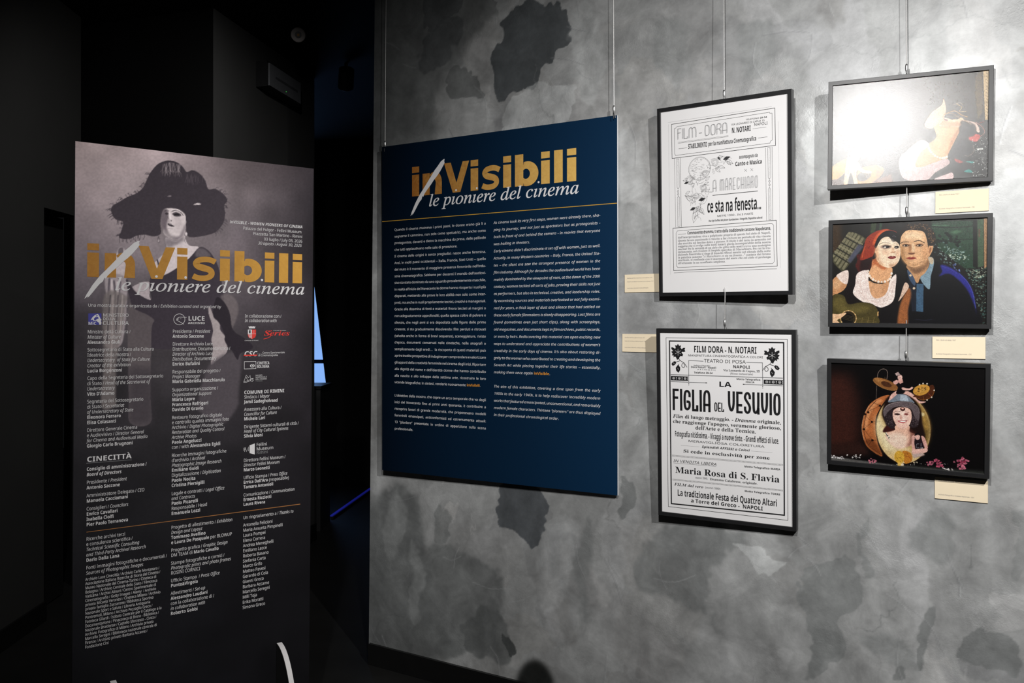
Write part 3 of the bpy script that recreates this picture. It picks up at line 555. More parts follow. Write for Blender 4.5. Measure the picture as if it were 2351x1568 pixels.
ART = {
 "a2": [
  ["P","14120f",0,1,[-134,-168,4866,-86,4905,3596,-113,3671]],
  ["P","3a2a1a",60,1,[-134,-168,301,-147,333,830,142,1279,-125,1413]],
  ["S","46442f",0,1,[601,311,1091,562,931,849,443,1600,261,1597,9,1276,8,1100,371,588]],
  ["L","777259",85,1,[568,352,41,1136]],
  ["L","777259",85,1,[667,373,109,1278]],
  ["L","777259",85,1,[772,412,176,1385]],
  ["L","777259",85,1,[880,485,260,1509]],
  ["L","777259",85,1,[994,558,377,1564]],
  ["L","2a281e",45,1,[437,486,963,816]],
  ["L","2a281e",45,1,[305,672,834,985]],
  ["L","2a281e",45,1,[173,860,688,1188]],
  ["L","2a281e",45,1,[41,1031,574,1394]],
  ["L","8a8468",40,1,[486,435,995,748]],
  ["L","8a8468",40,1,[240,775,769,1087]],
  ["L","8a8468",40,1,[91,962,639,1291]],
  ["P","4a4c5c",15,1,[865,744,1044,819,607,1395,508,1288]],
  ["P","35412c",10,1,[1265,37,1457,12,1395,351,1235,413]],
  ["P","2c4030",8,1,[1543,9,1638,7,1586,308,1506,294]],
  ["P","26402f",12,1,[3115,56,4411,85,4441,1646,4108,1639,3364,994,3118,322]],
  ["L","0b0f0b",22,1,[3147,250,3655,305,4384,285]],
  ["L","0b0f0b",16,1,[3362,762,3953,701,4403,702]],
  ["L","0d120e",20,1,[3116,106,3771,87,4397,110]],
  ["L","4f7256",22,1,[3147,204,3654,226]],
  ["P","456a4c",14,1,[3656,444,3862,393,4067,444,3804,515]],
  ["P","0a0d0a",4,1,[4339,98,4440,87,4470,1646,4354,1579]],
  ["P","41563f",6,1,[4454,87,4640,64,4656,1585,4484,1614]],
  ["P","5d4a3c",5,1,[4495,381,4543,383,4537,642,4497,640]],
  ["P","a9825c",3,1,[4645,25,4742,24,4736,1651,4671,1650]],
  ["L","55402c",9,1,[4686,66,4703,119]],
  ["L","55402c",9,1,[4687,176,4705,228]],
  ["L","55402c",9,1,[4688,286,4706,338]],
  ["L","55402c",9,1,[4689,396,4707,448]],
  ["L","55402c",9,1,[4690,505,4708,558]],
  ["L","55402c",9,1,[4691,615,4709,668]],
  ["L","55402c",9,1,[4693,725,4710,778]],
  ["L","55402c",9,1,[4694,835,4711,887]],
  ["L","55402c",9,1,[4695,945,4713,997]],
  ["L","55402c",9,1,[4696,1055,4714,1107]],
  ["L","55402c",9,1,[4697,1165,4715,1217]],
  ["L","55402c",9,1,[4698,1275,4716,1327]],
  ["L","55402c",9,1,[4699,1385,4717,1437]],
  ["L","55402c",9,1,[4701,1495,4718,1547]],
  ["K","57706f",70,24,[3152,788,3658,608,4248,1120,4251,1446,3755,1533,3308,1457],3,2.4,0.5],
  ["K","a9c3b8",55,20,[3303,893,3661,938,4249,1152,4222,1413,3754,1401,3456,1295],4,2.6,0.3],
  ["K","dbe3cf",22,17,[3574,1166,3957,1144,4221,1249,4076,1376,3753,1319],5,2.4,0.2],
  ["K","07100c",24,40,[3180,590,3538,439,4011,622,3955,914,3362,829],8,1.8,0.8],
  ["K","3c5a55",110,22,[4108,1639,4736,1619,4755,3435,4531,3405,4378,2492],6,2.2,0.6],
  ["K","93a897",70,16,[4167,1673,4736,1651,4749,2818,4557,3144,4376,2329],7,2.6,0.4],
  ["K","c7d2b8",40,18,[4196,1706,4736,1619,4732,2040,4430,1971],11,2.8,0.1],
  ["K","6f82c4",9,26,[3695,1433,3813,1468,4080,1737,3904,1766],9,2,0.7],
  ["S","07070c",0,1,[2396,1605,2644,1811,3217,1355,3428,1493,3667,1564,3963,1767,4259,2165,4439,2819,4488,3455,2348,3481,2434,2483,2352,2009]],
  ["S","2a2b86",16,1,[3398,1509,3637,1563,3963,1784,4200,2066,4363,2427,4471,3145,4395,2819,4188,2327,3906,1980,3639,1795,3357,1879,3454,1725]],
  ["L","5a63c9",16,0.8,[3963,1800,4200,2082,4348,2427,4440,2917]],
  ["L","4a46a8",20,0.7,[3444,1559,3667,1630,3905,1799]],
  ["S","c59468",0,1,[2410,1470,3035,1217,3068,1485,2955,1749,2798,1931,2738,2081,2652,2030,2474,1707]],
  ["S","7d5a40",25,1,[2410,1470,2642,1609,2946,1482,3036,1284,3055,1484,2857,1714,2613,1777]],
  ["P","3d5a74",0,1,[2692,2114,2906,2117,2899,3048,2685,3029]],
  ["P","171b26",0,1,[2428,1807,2692,2114,2678,3029,2561,3030,2477,2145]],
  ["S","7f98a6",0,1,[3041,1251,3180,1281,3206,1488,3119,1886,3075,2305,2804,1948,2955,1749,3080,1485]],
  ["S","c8b59a",8,1,[3050,1251,3180,1281,3188,1454,3098,1452]],
  ["S","3c4f68",0,1,[2402,1655,2536,1776,2652,2020,2632,2181,2476,1960]],
  ["E","d8c0a4",0,1,[2506,1836,37,37,0]],
  ["E","e0c8ac",0,1,[2617,2265,40,40,0]],
  ["S","e3b183",0,1,[2247,420,2385,331,2632,341,2907,430,3016,817,3040,1151,2952,1389,2733,1538,2503,1546,2332,1407,2222,1195,2178,788]],
  ["S","f3cfa6",40,1,[2293,455,2571,382,2846,460,2878,645,2542,633,2295,624]],
  ["S","b98a5d",35,0.8,[2188,856,2328,928,2393,1267,2518,1506,2332,1418,2212,1195]],
  ["S","d9a477",0,1,[3056,878,3177,856,3160,1028,3065,1225,3028,1150]],
  ["S","8c5a3c",8,1,[3078,952,3129,940,3100,1086,3064,1118]],
  ["S","1d130e",0,1,[2176,586,2131,415,2254,234,2445,125,2691,103,2996,190,3178,374,3265,660,3213,840,3117,880,3047,825,3005,600,2931,431,2632,328,2385,344,2256,454]],
  ["K","9a744e",60,13,[2322,187,2691,120,3026,202,3179,391,2906,346,2447,293],13,2.4,0.3],
  ["K","a9825a",46,12,[2967,315,3179,424,3256,692,3092,819,3014,550],14,2.2,1.1],
  ["L","170d09",20,1,[2196,762,2280,721,2450,730]],
  ["L","170d09",22,1,[2604,722,2757,688,2925,774]],
  ["E","2a1810",8,1,[2352,841,99,38,0]],
  ["E","2a1810",8,1,[2764,852,104,37,0]],
  ["E","0b0605",2,1,[2359,842,40,33,0]],
  ["E","0b0605",2,1,[2771,849,39,33,0]],
  ["L","efd6b8",5,1,[2272,859,2436,878]],
  ["S","a9764d",20,0.7,[2466,798,2529,867,2499,1068,2438,1100,2452,932]],
  ["S","7a4a30",8,1,[2438,1107,2531,1143,2638,1099,2576,1077,2484,1081]],
  ["S","f7d9b2",16,0.8,[2543,801,2599,803,2622,1038,2551,1036]],
  ["S","8f2f26",4,1,[2368,1267,2470,1226,2516,1244,2571,1225,2685,1268,2532,1311]],
  ["L","4a1512",6,1,[2374,1267,2532,1264,2679,1268]],
  ["S","a5764c",20,0.7,[2456,1471,2641,1515,2885,1414,2945,1348,2763,1444,2580,1467]],
  ["S","130a0a",0,1,[510,1636,838,1608,782,2127,719,2439,1040,2718,1460,2856,1561,3491,554,3504,400,2578,496,2124]],
  ["S","0e0a0c",0,1,[2023,1767,2148,1803,2343,2009,2222,2482,2133,2991,2105,3484,1529,3491,1652,2890,1973,2685,2042,2209]],
  ["S","c99063",0,1,[9,2014,212,1823,496,2054,398,2298,182,2437,-1,2534]],
  ["S","e6b688",25,0.8,[10,2119,229,1894,380,2018,182,2296]],
  ["S","9a5c33",14,1,[2456,2246,2532,2483,2444,2990,2423,3480,2130,3484,2158,2991,2249,2651]],
  ["S","d8b9a4",0,1,[2337,2076,2462,2186,2377,2381,2149,2692,2210,2482]],
  ["S","eed8cc",0,1,[172,1777,526,1630,519,2072,380,2071,213,1911]],
  ["S","4a120e",0,1,[851,1089,1416,1105,1338,1309,1211,1615,969,1749,778,1503,836,1296]],
  ["S","200808",20,1,[966,1299,1321,1240,1195,1615,936,1679]],
  ["S","93301a",0,1,[1823,284,2075,396,1634,429,1477,628,1415,865,1384,1104,1128,1252,917,1264,1028,887,1123,546,1379,350,1633,275]],
  ["S","d35c30",12,1,[1634,299,1823,307,1540,493,1382,761,1318,759,1412,488]],
  ["L","e8723e",14,1,[1077,820,1029,991,982,1213]],
  ["L","5a140c",22,0.8,[1188,583,1254,757,1190,892]],
  ["L","c9532c",10,1,[1156,582,1253,671,1238,825]],
  ["S","e4ab7c",0,1,[1322,1308,1514,1381,1832,1525,1943,1595,1935,1799,1842,2019,1583,2067,1326,1996,1196,1787,1291,1514]],
  ["S","b85f34",20,0.9,[1416,1105,1530,1416,1769,1558,1643,1624,1387,1447,1298,1583,1322,1308]],
  ["S","dba57a",0,1,[1198,2011,1391,2082,1647,2102,1836,2043,1813,2309,1681,2520,1433,2605,1265,2408]],
  ["S","c08a60",25,0.7,[1647,2102,1836,2053,1807,2309,1681,2496]],
  ["S","f8dcbd",0,1,[1478,747,1635,565,1825,532,2030,682,2147,804,2196,1059,2151,1329,2027,1495,1833,1566,1642,1504,1482,1346,1391,1104,1421,900]],
  ["S","0b080b",0,1,[1470,559,1634,378,1823,321,2044,384,2114,566,2030,688,1936,692,1825,538,1635,558,1509,731,1431,900,1382,830]],
  ["L","5a4a58",10,0.7,[1793,401,1950,441,2014,579]],
  ["L","cfc0c8",7,0.8,[1935,526,1998,504,2051,547]],
  ["S","0b080b",0,1,[1384,1035,1449,1174,1385,1258,1321,1240]],
  ["L","2b1a18",13,1,[1526,773,1668,716,1864,750]],
  ["L","2b1a18",11,1,[1990,768,2109,786]],
  ["S","8d7068",12,0.7,[1549,869,1701,799,1884,846,1878,914,1702,929]],
  ["E","120c0f",5,1,[1749,866,107,44,0]],
  ["E","120c0f",5,1,[2073,886,75,44,0]],
  ["L","fff3e2",6,1,[1669,880,1707,875]],
  ["S","b07a5c",6,1,[1876,1043,1939,1072,2033,1055,2002,1020,1939,1031]],
  ["S","d9a27c",14,0.6,[1938,882,1985,917,1980,1036,1939,1018]],
  ["S","5f1418",3,1,[1799,1228,1886,1173,1949,1188,2012,1176,2056,1231,1925,1282]],
  ["L","f3d8c6",4,1,[1868,1226,1994,1226]],
  ["S","f3e0d8",0,1,[832,1746,1163,1649,1198,2028,1265,2408,1427,2598,1681,2513,1807,2309,1874,2003,2061,1795,2051,2209,1973,2692,1652,2897,1461,2863,1040,2725,712,2439,769,2127]],
  ["L","c5a69a",9,0.7,[969,1783,939,2129,1039,2476]],
  ["L","c5a69a",9,0.7,[1099,1785,1134,2200,1266,2546]],
  ["L","c5a69a",9,0.7,[1962,2004,1839,2411,1651,2684]],
  ["L","c5a69a",9,0.7,[875,2302,1137,2614,1524,2753]],
  ["L","c5a69a",9,0.7,[2026,2141,1903,2480]],
  ["L","c5a69a",9,0.7,[1265,2442,1427,2632,1682,2547]],
  ["K","cfb4a8",50,7,[1234,2580,1839,2480,1967,2651,1588,2856,1267,2753],21,1.5,0.2],
  ["E","fbeadb",0,1,[1179,1666,39,42,0]],
  ["E","fbeadb",0,1,[1202,1753,26,27,0]],
  ["E","fbeadb",0,1,[1229,1829,38,41,0]],
  ["E","fbeadb",0,1,[1277,1892,26,27,0]],
  ["E","fbeadb",0,1,[1342,1954,39,42,0]],
  ["E","fbeadb",0,1,[1422,1997,26,27,0]],
  ["E","fbeadb",0,1,[1509,2032,38,41,0]],
  ["E","fbeadb",0,1,[1614,2040,26,28,0]],
  ["E","fbeadb",0,1,[1716,2028,38,41,0]],
  ["E","fbeadb",0,1,[1804,1992,25,27,0]],
  ["E","fbeadb",0,1,[1867,1945,38,41,0]],
  ["E","fbeadb",0,1,[1904,1867,25,27,0]],
  ["E","fbeadb",0,1,[1922,1765,38,41,0]],
  ["S","4a4120",0,1,[12,2541,382,2490,550,2787,975,2725,1332,2787,1500,2993,1501,3165,1433,3493,-13,3511]],
  ["S","6d6132",40,0.8,[50,2647,350,2577,550,2892,944,2822,1268,2925,880,3100,219,3033]],
  ["L","1c170b",12,1,[550,2787,975,2732,1332,2794,1500,2993,1495,3200]],
  ["E","c49c62",0,1,[553,3276,269,273,0]],
  ["E","2a2110",0,1,[553,3276,243,245,0]],
  ["E","0b0806",0,1,[520,3312,204,202,0]],
  ["E","e0bf8a",0,1,[809,3274,23,18,0]],
  ["E","e0bf8a",0,1,[776,3403,23,18,0]],
  ["E","e0bf8a",0,1,[683,3499,23,17,0]],
  ["E","e0bf8a",0,1,[554,3535,23,17,0]],
  ["E","e0bf8a",0,1,[425,3502,23,17,0]],
  ["E","e0bf8a",0,1,[330,3408,23,18,0]],
  ["E","e0bf8a",0,1,[294,3279,23,17,0]],
  ["E","e0bf8a",0,1,[328,3149,23,17,0]],
  ["E","e0bf8a",0,1,[422,3053,24,18,0]],
  ["E","e0bf8a",0,1,[551,3018,23,17,0]],
  ["E","e0bf8a",0,1,[680,3052,23,17,0]],
  ["E","e0bf8a",0,1,[774,3146,23,17,0]],
  ["L","8d7a4a",4,1,[353,3138,947,3290,1464,3389]],
  ["L","8d7a4a",4,1,[353,3187,947,3339,1465,3437]],
  ["L","8d7a4a",4,1,[354,3236,947,3388,1465,3485]],
  ["L","8d7a4a",4,1,[354,3285,947,3436,1465,3534]],
  ["L","a08a55",6,1,[1011,3238,980,3481]],
  ["L","a08a55",6,1,[1206,3236,1175,3479]],
  ["L","a08a55",6,1,[1383,3235,1352,3476]],
  ["P","c49c62",0,1,[1487,3045,1526,3045,1520,3199,1482,3200]],
  ["S","f0c49a",0,1,[-15,3158,220,3139,446,3085,472,3130,294,3279,188,3350,262,3461,-13,3511]],
  ["L","a8704a",6,1,[53,3281,254,3244,403,3145]],
  ["L","55557a",10,0.5,[2656,3292,2962,3323,3174,3287]],
  ["S","d99f74",26,0.75,[1389,899,1462,832,1512,1039,1545,1314,1706,1495,1578,1468,1450,1311,1384,1104]],
  ["S","fff0dc",26,0.6,[1636,599,1888,592,2046,733,2015,783,1637,719]],
  ["S","c98a68",34,0.35,[1638,958,1829,1014,1829,1117,1639,1111]],
  ["S","c98a68",20,0.4,[2049,1021,2158,991,2159,1194,2066,1191]],
  ["S","b9835f",18,0.6,[1832,1457,2020,1427,2114,1345,2052,1489,1896,1560]],
  ["S","ecc4a0",10,0.6,[1916,915,1960,883,1992,1019,2033,1055,1939,1072,1898,1044]],
  ["L","8a5a44",6,0.8,[1886,1043,1917,1071,1971,1063,2030,1058]],
  ["S","5a4640",8,0.6,[1590,830,1716,786,1874,819,1906,861,1669,839]],
  ["E","e9dccb",3,1,[1726,875,64,24,0]],
  ["E","171015",1,1,[1771,873,31,31,0]],
  ["L","120b0d",9,1,[1612,865,1685,836,1796,833,1878,873]],
  ["E","d9cabb",3,1,[2079,893,44,21,0]],
  ["E","171015",1,1,[2091,890,25,27,0]],
  ["L","120b0d",8,1,[2000,877,2072,856,2148,882]],
  ["S","a8383a",3,0.5,[1830,1232,1887,1186,1950,1201,2006,1189,2044,1228,1941,1266]],
  ["S","a3703f",22,0.5,[2210,857,2282,927,2299,1197,2394,1436,2503,1546,2332,1418,2218,1195]],
  ["S","c78f60",22,0.5,[2390,930,2489,967,2469,1101,2391,1065]],
  ["S","c58f63",26,0.6,[2881,912,3017,883,3028,1150,2945,1348,2853,1212]],
  ["S","94623f",12,0.55,[2445,797,2519,827,2532,935,2468,1067,2452,932]],
  ["S","5c3524",4,0.8,[2422,1106,2469,1135,2531,1146,2608,1128,2644,1093,2577,1104,2490,1102]],
  ["S","6a4128",10,0.6,[2250,798,2358,781,2466,812,2451,858,2297,860]],
  ["S","6a4128",10,0.6,[2642,811,2758,788,2886,826,2868,879,2682,872]],
  ["E","cdb79f",2,1,[2352,845,68,23,0]],
  ["E","100906",1,1,[2365,842,34,30,0]],
  ["L","1a0f0a",8,1,[2253,838,2352,804,2457,838]],
  ["E","cdb79f",2,1,[2764,855,74,24,0]],
  ["E","100906",1,1,[2771,852,36,30,0]],
  ["L","1a0f0a",8,1,[2654,848,2764,815,2880,852]],
  ["K","b07f56",160,4,[2293,455,2877,478,3002,883,2975,1282,2733,1477,2394,1368,2237,1128],41,1.2,0],
  ["K","8a5f40",70,4,[2456,1437,2885,1380,2944,1215,3004,1083,2946,1449,2733,1527],42,1.2,0],
  ["K","c08a60",160,4,[1290,1411,1896,1595,1899,2003,1391,2031,1228,1788],43,1.2,0],
  ["K","b07c54",160,4,[1263,2098,1805,2104,1713,2445,1427,2581,1297,2408],44,1.2,0],
  ["K","a9754c",120,4,[46,2014,413,2019,348,2298,48,2436],45,1.2,0]],
 "a3": [
  ["P","070506",0,1,[-236,-318,5129,-486,5174,3790,-233,4393]],
  ["P","3a1d17",160,1,[-57,423,647,355,943,1225,999,2771,723,2981,-54,3239]],
  ["P","2c1814",60,1,[-55,2861,1068,2765,1344,3147,-54,3276]],
  ["P","5a5856",10,1,[-54,3295,828,3351,2020,3404,4765,3425,4873,3581,-54,3578]],
  ["P","2a2c29",30,1,[2020,3404,4765,3349,4873,3581,2020,3485]],
  ["S","b5693a",0,1,[1809,1065,1540,1189,1270,1425,1100,1804,1032,2251,1102,2651,1275,2932,1683,3152,1546,2724,1470,2217,1502,1776,1716,1361,1916,1095]],
  ["S","e09a66",20,0.8,[1540,1226,1304,1460,1151,1837,1101,2246,1204,2238,1271,1829,1440,1488,1675,1254]],
  ["S","6f3a1d",25,0.9,[1137,2685,1343,2962,1683,3144,1564,2833,1342,2595]],
  ["L","3b1a10",16,1,[1490,1265,1236,1611,1121,2023,1109,2393,1213,2753]],
  ["L","efc9a2",8,1,[1270,1443,1100,1804,1032,2251,1102,2633]],
  ["L","32170e",8,1,[1236,1647,1609,1440]],
  ["L","32170e",8,1,[1134,1801,1357,2006]],
  ["L","32170e",8,1,[1357,2006,1476,1961]],
  ["L","32170e",8,1,[1108,2264,1357,2006]],
  ["L","32170e",8,1,[1108,2282,1376,2629]],
  ["L","32170e",8,1,[1376,2629,1495,2637]],
  ["L","32170e",8,1,[1240,2824,1376,2629]],
  ["L","32170e",8,1,[1275,2858,1683,3115]],
  ["L","32170e",8,1,[1609,1440,1235,1244]],
  ["E","1c0d08",0,1,[1236,1684,41,37,0]],
  ["E","1c0d08",0,1,[1609,1433,40,37,0]],
  ["E","1c0d08",0,1,[1357,2006,41,37,0]],
  ["E","1c0d08",0,1,[1101,2275,41,37,0]],
  ["E","1c0d08",0,1,[1376,2629,41,36,0]],
  ["E","1c0d08",0,1,[1134,1757,41,37,0]],
  ["E","23140d",0,1,[2335,2169,867,1193,0]],
  ["E","d9bb82",0,1,[2335,2180,836,1149,0]],
  ["S","f3e3b8",60,0.9,[1543,1773,1814,2337,2017,2793,2217,2957,1817,2920,1545,2468,1493,2069]],
  ["S","6b5226",50,1,[2666,1195,2991,1531,3154,2088,3062,2666,2806,2975,2609,2633,2865,2110]],
  ["S","b08a45",40,0.8,[2861,1397,3056,1704,3138,2089,2994,2100,2863,1718]],
  ["E","f0dfa8",14,1,[2911,1643,71,64,0]],
  ["S","1b0e0c",14,1,[1710,1470,1842,1135,2207,970,2600,1091,2861,1468,2929,1963,2997,2457,2609,2633,2542,2279,1814,2264,1707,2309,1813,2118,1677,1764]],
  ["S","e9b9a0",0,1,[2086,2080,2508,2048,2548,2243,2770,2368,2690,2626,2495,2751,2150,2836,1849,2589,1801,2338,2080,2225]],
  ["S","f6dcc8",40,0.8,[1815,2446,2147,2310,2444,2431,2413,2758,2150,2854,1883,2659]],
  ["S","3a1716",8,1,[1700,2309,1830,2099,2074,2215,1814,2322]],
  ["S","5a2a24",30,0.7,[2508,2138,2770,2368,2609,2633,2446,2755,2575,2456]],
  ["P","f4ead6",2,1,[1764,2341,1814,2329,1942,2527,1889,2542]],
  ["K","1a1512",14,9,[1774,2347,1814,2337,1932,2516,1895,2534],2,1,0],
  ["S","2a2023",0,1,[1737,1614,2011,1542,2019,1885,2086,2098,1981,2196,1813,2045,1745,1832]],
  ["S","2a2023",0,1,[2564,1559,2772,1617,2825,1899,2752,2076,2547,2081,2598,1844]],
  ["K","6a5a5e",40,11,[1812,1755,2012,1777,2047,2137,1813,2045],15,2.4,1.2],
  ["K","7a696c",50,11,[2604,1700,2798,1722,2800,2044,2573,2079],16,2.4,0.8],
  ["S","f3c6b4",0,1,[2077,1519,2308,1432,2544,1507,2594,1772,2514,2047,2345,2168,2153,2093,2039,1884,2011,1668]],
  ["S","fbe0d2",40,0.7,[2143,1551,2341,1502,2473,1637,2441,1891,2245,1941,2111,1770]],
  ["S","5f5356",0,1,[1717,1586,1843,1389,2142,1270,2536,1253,2764,1389,2837,1612,2806,1865,2685,1730,2576,1494,2341,1416,2077,1454,1878,1612,1751,1795]],
  ["L","c9bdb8",8,0.8,[1727,1586,1850,1407,2159,1283,2542,1260,2780,1402,2840,1612]],
  ["S","76808c",0,1,[1860,1287,1975,1092,2207,1006,2443,1029,2682,1272,2542,1245,2208,1240,2010,1288]],
  ["P","bcc8d4",6,0.8,[2240,1033,2437,1036,2503,1222,2241,1231]],
  ["K","8a7a7c",60,7,[1810,1500,2142,1334,2569,1308,2765,1546,2570,1451,2010,1433],17,1.2,0],
  ["E","3a1a18",0,1,[2318,1504,79,64,0]],
  ["E","e9b5a6",2,1,[2318,1482,39,29,0]],
  ["L","3a2420",11,1,[2038,1638,2144,1587,2249,1602]],
  ["L","a0605a",9,0.7,[2391,1592,2522,1598]],
  ["E","2a1614",5,1,[2151,1688,92,32,0]],
  ["E","6a2a28",6,1,[2427,1669,66,32,0]],
  ["S","c78c7c",12,0.7,[2260,1688,2310,1828,2244,1855,2227,1762]],
  ["S","a8323a",3,1,[2172,1910,2310,1879,2468,1875,2360,1969,2245,1963]],
  ["S","fdf3ea",2,1,[2205,1915,2327,1896,2441,1891,2343,1941]],
  ["L","8f7c72",14,1,[1524,517,1544,334,1621,222,1711,182,1805,214,1845,321,1823,521]],
  ["L","7a5a3a",10,1,[1759,451,1766,524]],
  ["L","8a7a70",10,1,[1505,754,1490,1211]],
  ["E","8a5a30",0,1,[1780,693,418,159,36]],
  ["E","b5814a",14,0.6,[1673,608,267,65,36]],
  ["E","4a2a18",4,1,[1807,695,173,87,36]],
  ["L","c9955a",6,1,[1386,578,1606,785,1875,880,2140,866]],
  ["S","e2b3a6",0,1,[1975,1019,2140,895,2200,953,2147,1017,1992,1170,1890,1249,1916,1131]],
  ["S","e2b3a6",0,1,[2305,958,2475,898,2671,1016,2802,1187,3027,1216,2828,1278,2659,1131,2443,1014]],
  ["L","8a5048",7,1,[2338,992,2633,1125,2812,1264]],
  ["S","0d090c",0,1,[2122,550,2320,562,2344,783,2377,943,2207,1006,2108,976,2166,792]],
  ["S","e0aca0",0,1,[2020,602,2145,534,2178,630,2080,689]],
  ["S","e6b8aa",0,1,[2298,778,2501,804,2598,741,2624,797,2508,860,2321,856]],
  ["P","dda79a",0,1,[2178,522,2303,498,2330,604,2238,663,2172,594]],
  ["E","ecc0b4",0,1,[2230,444,73,94,0]],
  ["P","b59c98",0,1,[2071,315,2177,263,2236,358,2125,399]],
  ["L","1a0f10",10,1,[2131,406,2253,364]],
  ["L","2a1416",6,1,[2220,441,2276,428]],
  ["L","a02a34",5,1,[2244,494,2270,489]],
  ["L","b09078",6,1,[2598,770,2721,756]],
  ["S","4a2412",0,1,[2658,1034,3183,651,3279,833,3192,1057,2940,1178,2723,1091]],
  ["E","c9923c",3,1,[2883,833,263,171,-42]],
  ["K","3a2410",50,8,[2760,761,3049,711,3018,854,2761,939],18,1.2,0],
  ["K","e0b060",40,8,[2664,909,2857,756,3081,674,2922,931],19,1.2,0],
  ["L","b5742e",8,1,[2714,1085,2940,1164,3185,1043,3279,840]],
  ["L","a8402a",8,1,[3082,904,3179,1029]],
  ["L","b5742e",6,1,[2939,1018,2963,1170]],
  ["E","e9dcc8",0,1,[2831,658,22,25,0]],
  ["E","e9dcc8",0,1,[2936,617,23,25,0]],
  ["E","e9dcc8",0,1,[3055,618,22,25,0]],
  ["E","e9dcc8",0,1,[3267,823,22,25,0]],
  ["E","e9dcc8",0,1,[3195,1057,22,25,0]],
  ["E","e9dcc8",0,1,[3059,1153,22,25,0]],
  ["S","20141a",0,1,[2689,2411,2948,2425,2973,2799,2701,2834]],
  ["S","d9a498",0,1,[2601,2425,2692,2368,2681,2627,2715,2858,2624,2877]],
  ["S","d9a498",0,1,[2893,2366,2996,2421,3088,2717,3031,2804,2949,2604]],
  ["S","e3b4a6",0,1,[2636,2854,3037,2768,3070,2872,2871,2969,2683,3065,2624,2992]],
  ["E","e0b0a4",0,1,[2777,2404,77,100,0]],
  ["S","140c0e",0,1,[2689,2375,2721,2283,2818,2257,2867,2361,2786,2331]],
  ["L","c9d0d6",7,1,[2820,2633,2756,2649,2756,2764,2831,2757]],
  ["L","c9d0d6",7,1,[2885,2610,2885,2717]],
  ["E","c9d0d6",0,1,[2886,2763,13,15,0]],
  ["E","c9d0d6",0,1,[2928,2756,13,14,0]],
  ["S","c07a2a",0,1,[2316,2930,2572,2961,2612,3216,2390,3321]],
  ["L","7a1f18",7,1,[2447,2954,2606,3210]],
  ["L","7a1f18",7,1,[2349,3053,2579,3122]],
  ["E","d9a83c",3,1,[2224,3130,158,211,0]],
  ["K","8a5c1a",40,7,[2101,3004,2332,2982,2350,3270,2119,3293],22,1.3,0],
  ["P","e0b860",5,1,[2169,3324,2318,3303,2368,3414,2169,3426]],
  ["P","efe2d0",4,1,[2301,3330,2367,3359,2351,3415,2279,3415]],
  ["L","fbeadf",7,0.5,[2282,2734,2496,2805]],
  ["L","fbeadf",7,0.5,[2282,2770,2496,2834]],
  ["L","fbeadf",7,0.5,[2282,2806,2496,2863]],
  ["L","fbeadf",7,0.5,[2282,2842,2496,2892]],
  ["P","bda59c",10,1,[2611,2993,2967,2924,3000,2993,2677,3131]],
  ["K","f2ecec",26,20,[7,3252,302,3318,478,3246,478,3377,18,3364],23,1.6,0.1],
  ["K","f0eae6",14,17,[513,3205,1035,3138,1035,3286,654,3341],24,1.5,0],
  ["K","d2798a",16,20,[1208,3325,1344,3264,1498,3316,1481,3410,1311,3415],25,1.2,0],
  ["K","c9687f",16,22,[3050,3239,3146,3176,3274,3199,3243,3309,3083,3325],26,1.2,0],
  ["K","b8506a",26,22,[3273,3146,3352,3085,3512,3194,3560,3331,3418,3380,3322,3265],27,1.2,0],
  ["K","cf7288",44,24,[3832,3110,3950,3116,4089,2962,4259,3016,4336,3061,4199,3197,4262,3366,4045,3353],28,1.2,0],
  ["K","8a2a44",20,18,[3950,3081,4104,2978,4259,3051,4075,3244],29,1.2,0],
  ["K","efe6e2",18,13,[3545,3368,3859,3371,3859,3424,3577,3418],30,1.6,0.1],
  ["K","e8d8b8",8,12,[2645,3242,2792,3246,2792,3354,2679,3365],31,1.2,0],
  ["K","d8d4d0",20,8,[1650,3393,2019,3394,3763,3187,3795,3254,2020,3448],32,1.4,0]],
 "a1": [
  ["P","231f1b",0,1,[-299,-1013,5035,-369,5076,3894,-257,3595]],
  ["P","3a332b",120,1,[2558,-32,4375,67,4451,1623,3522,1225,2891,1307]],
  ["P","0d0c0b",40,1,[3626,2315,4819,2100,4833,3539,3700,3469]],
  ["P","57441d",14,1,[4361,186,4575,-30,4606,1328,4451,1623,4358,753]],
  ["P","d0b07c",4,1,[4581,-47,4756,-44,4742,1614,4657,1607]],
  ["L","3c2d18",9,1,[4666,-3,4715,44]],
  ["L","3c2d18",9,1,[4667,100,4716,147]],
  ["L","3c2d18",9,1,[4668,203,4717,249]],
  ["L","3c2d18",9,1,[4669,306,4718,352]],
  ["L","3c2d18",9,1,[4670,409,4719,455]],
  ["L","3c2d18",9,1,[4671,512,4720,558]],
  ["L","3c2d18",9,1,[4672,614,4721,661]],
  ["L","3c2d18",9,1,[4673,717,4722,763]],
  ["L","3c2d18",9,1,[4674,820,4723,866]],
  ["L","3c2d18",9,1,[4675,923,4724,969]],
  ["L","3c2d18",9,1,[4676,1026,4725,1072]],
  ["L","3c2d18",9,1,[4677,1129,4726,1175]],
  ["L","3c2d18",9,1,[4678,1232,4727,1278]],
  ["L","3c2d18",9,1,[4679,1335,4728,1380]],
  ["L","3c2d18",9,1,[4680,1438,4729,1483]],
  ["S","e8b892",0,1,[698,2558,595,2387,931,2104,1333,2056,1928,1996,1946,2190,1468,2261,1068,2339,842,2677]],
  ["S","d08c28",0,1,[15,2821,494,2543,468,2760,437,3021,157,3270,19,3262]],
  ["S","c98227",0,1,[939,2901,1474,2836,1681,3023,1485,3297,1213,3468,876,3470,832,3112]],
  ["S","a05f1c",12,0.8,[1474,2851,1681,3023,1485,3297,1426,3078]],
  ["E","2a1c10",3,1,[1049,3180,228,159,-40]],
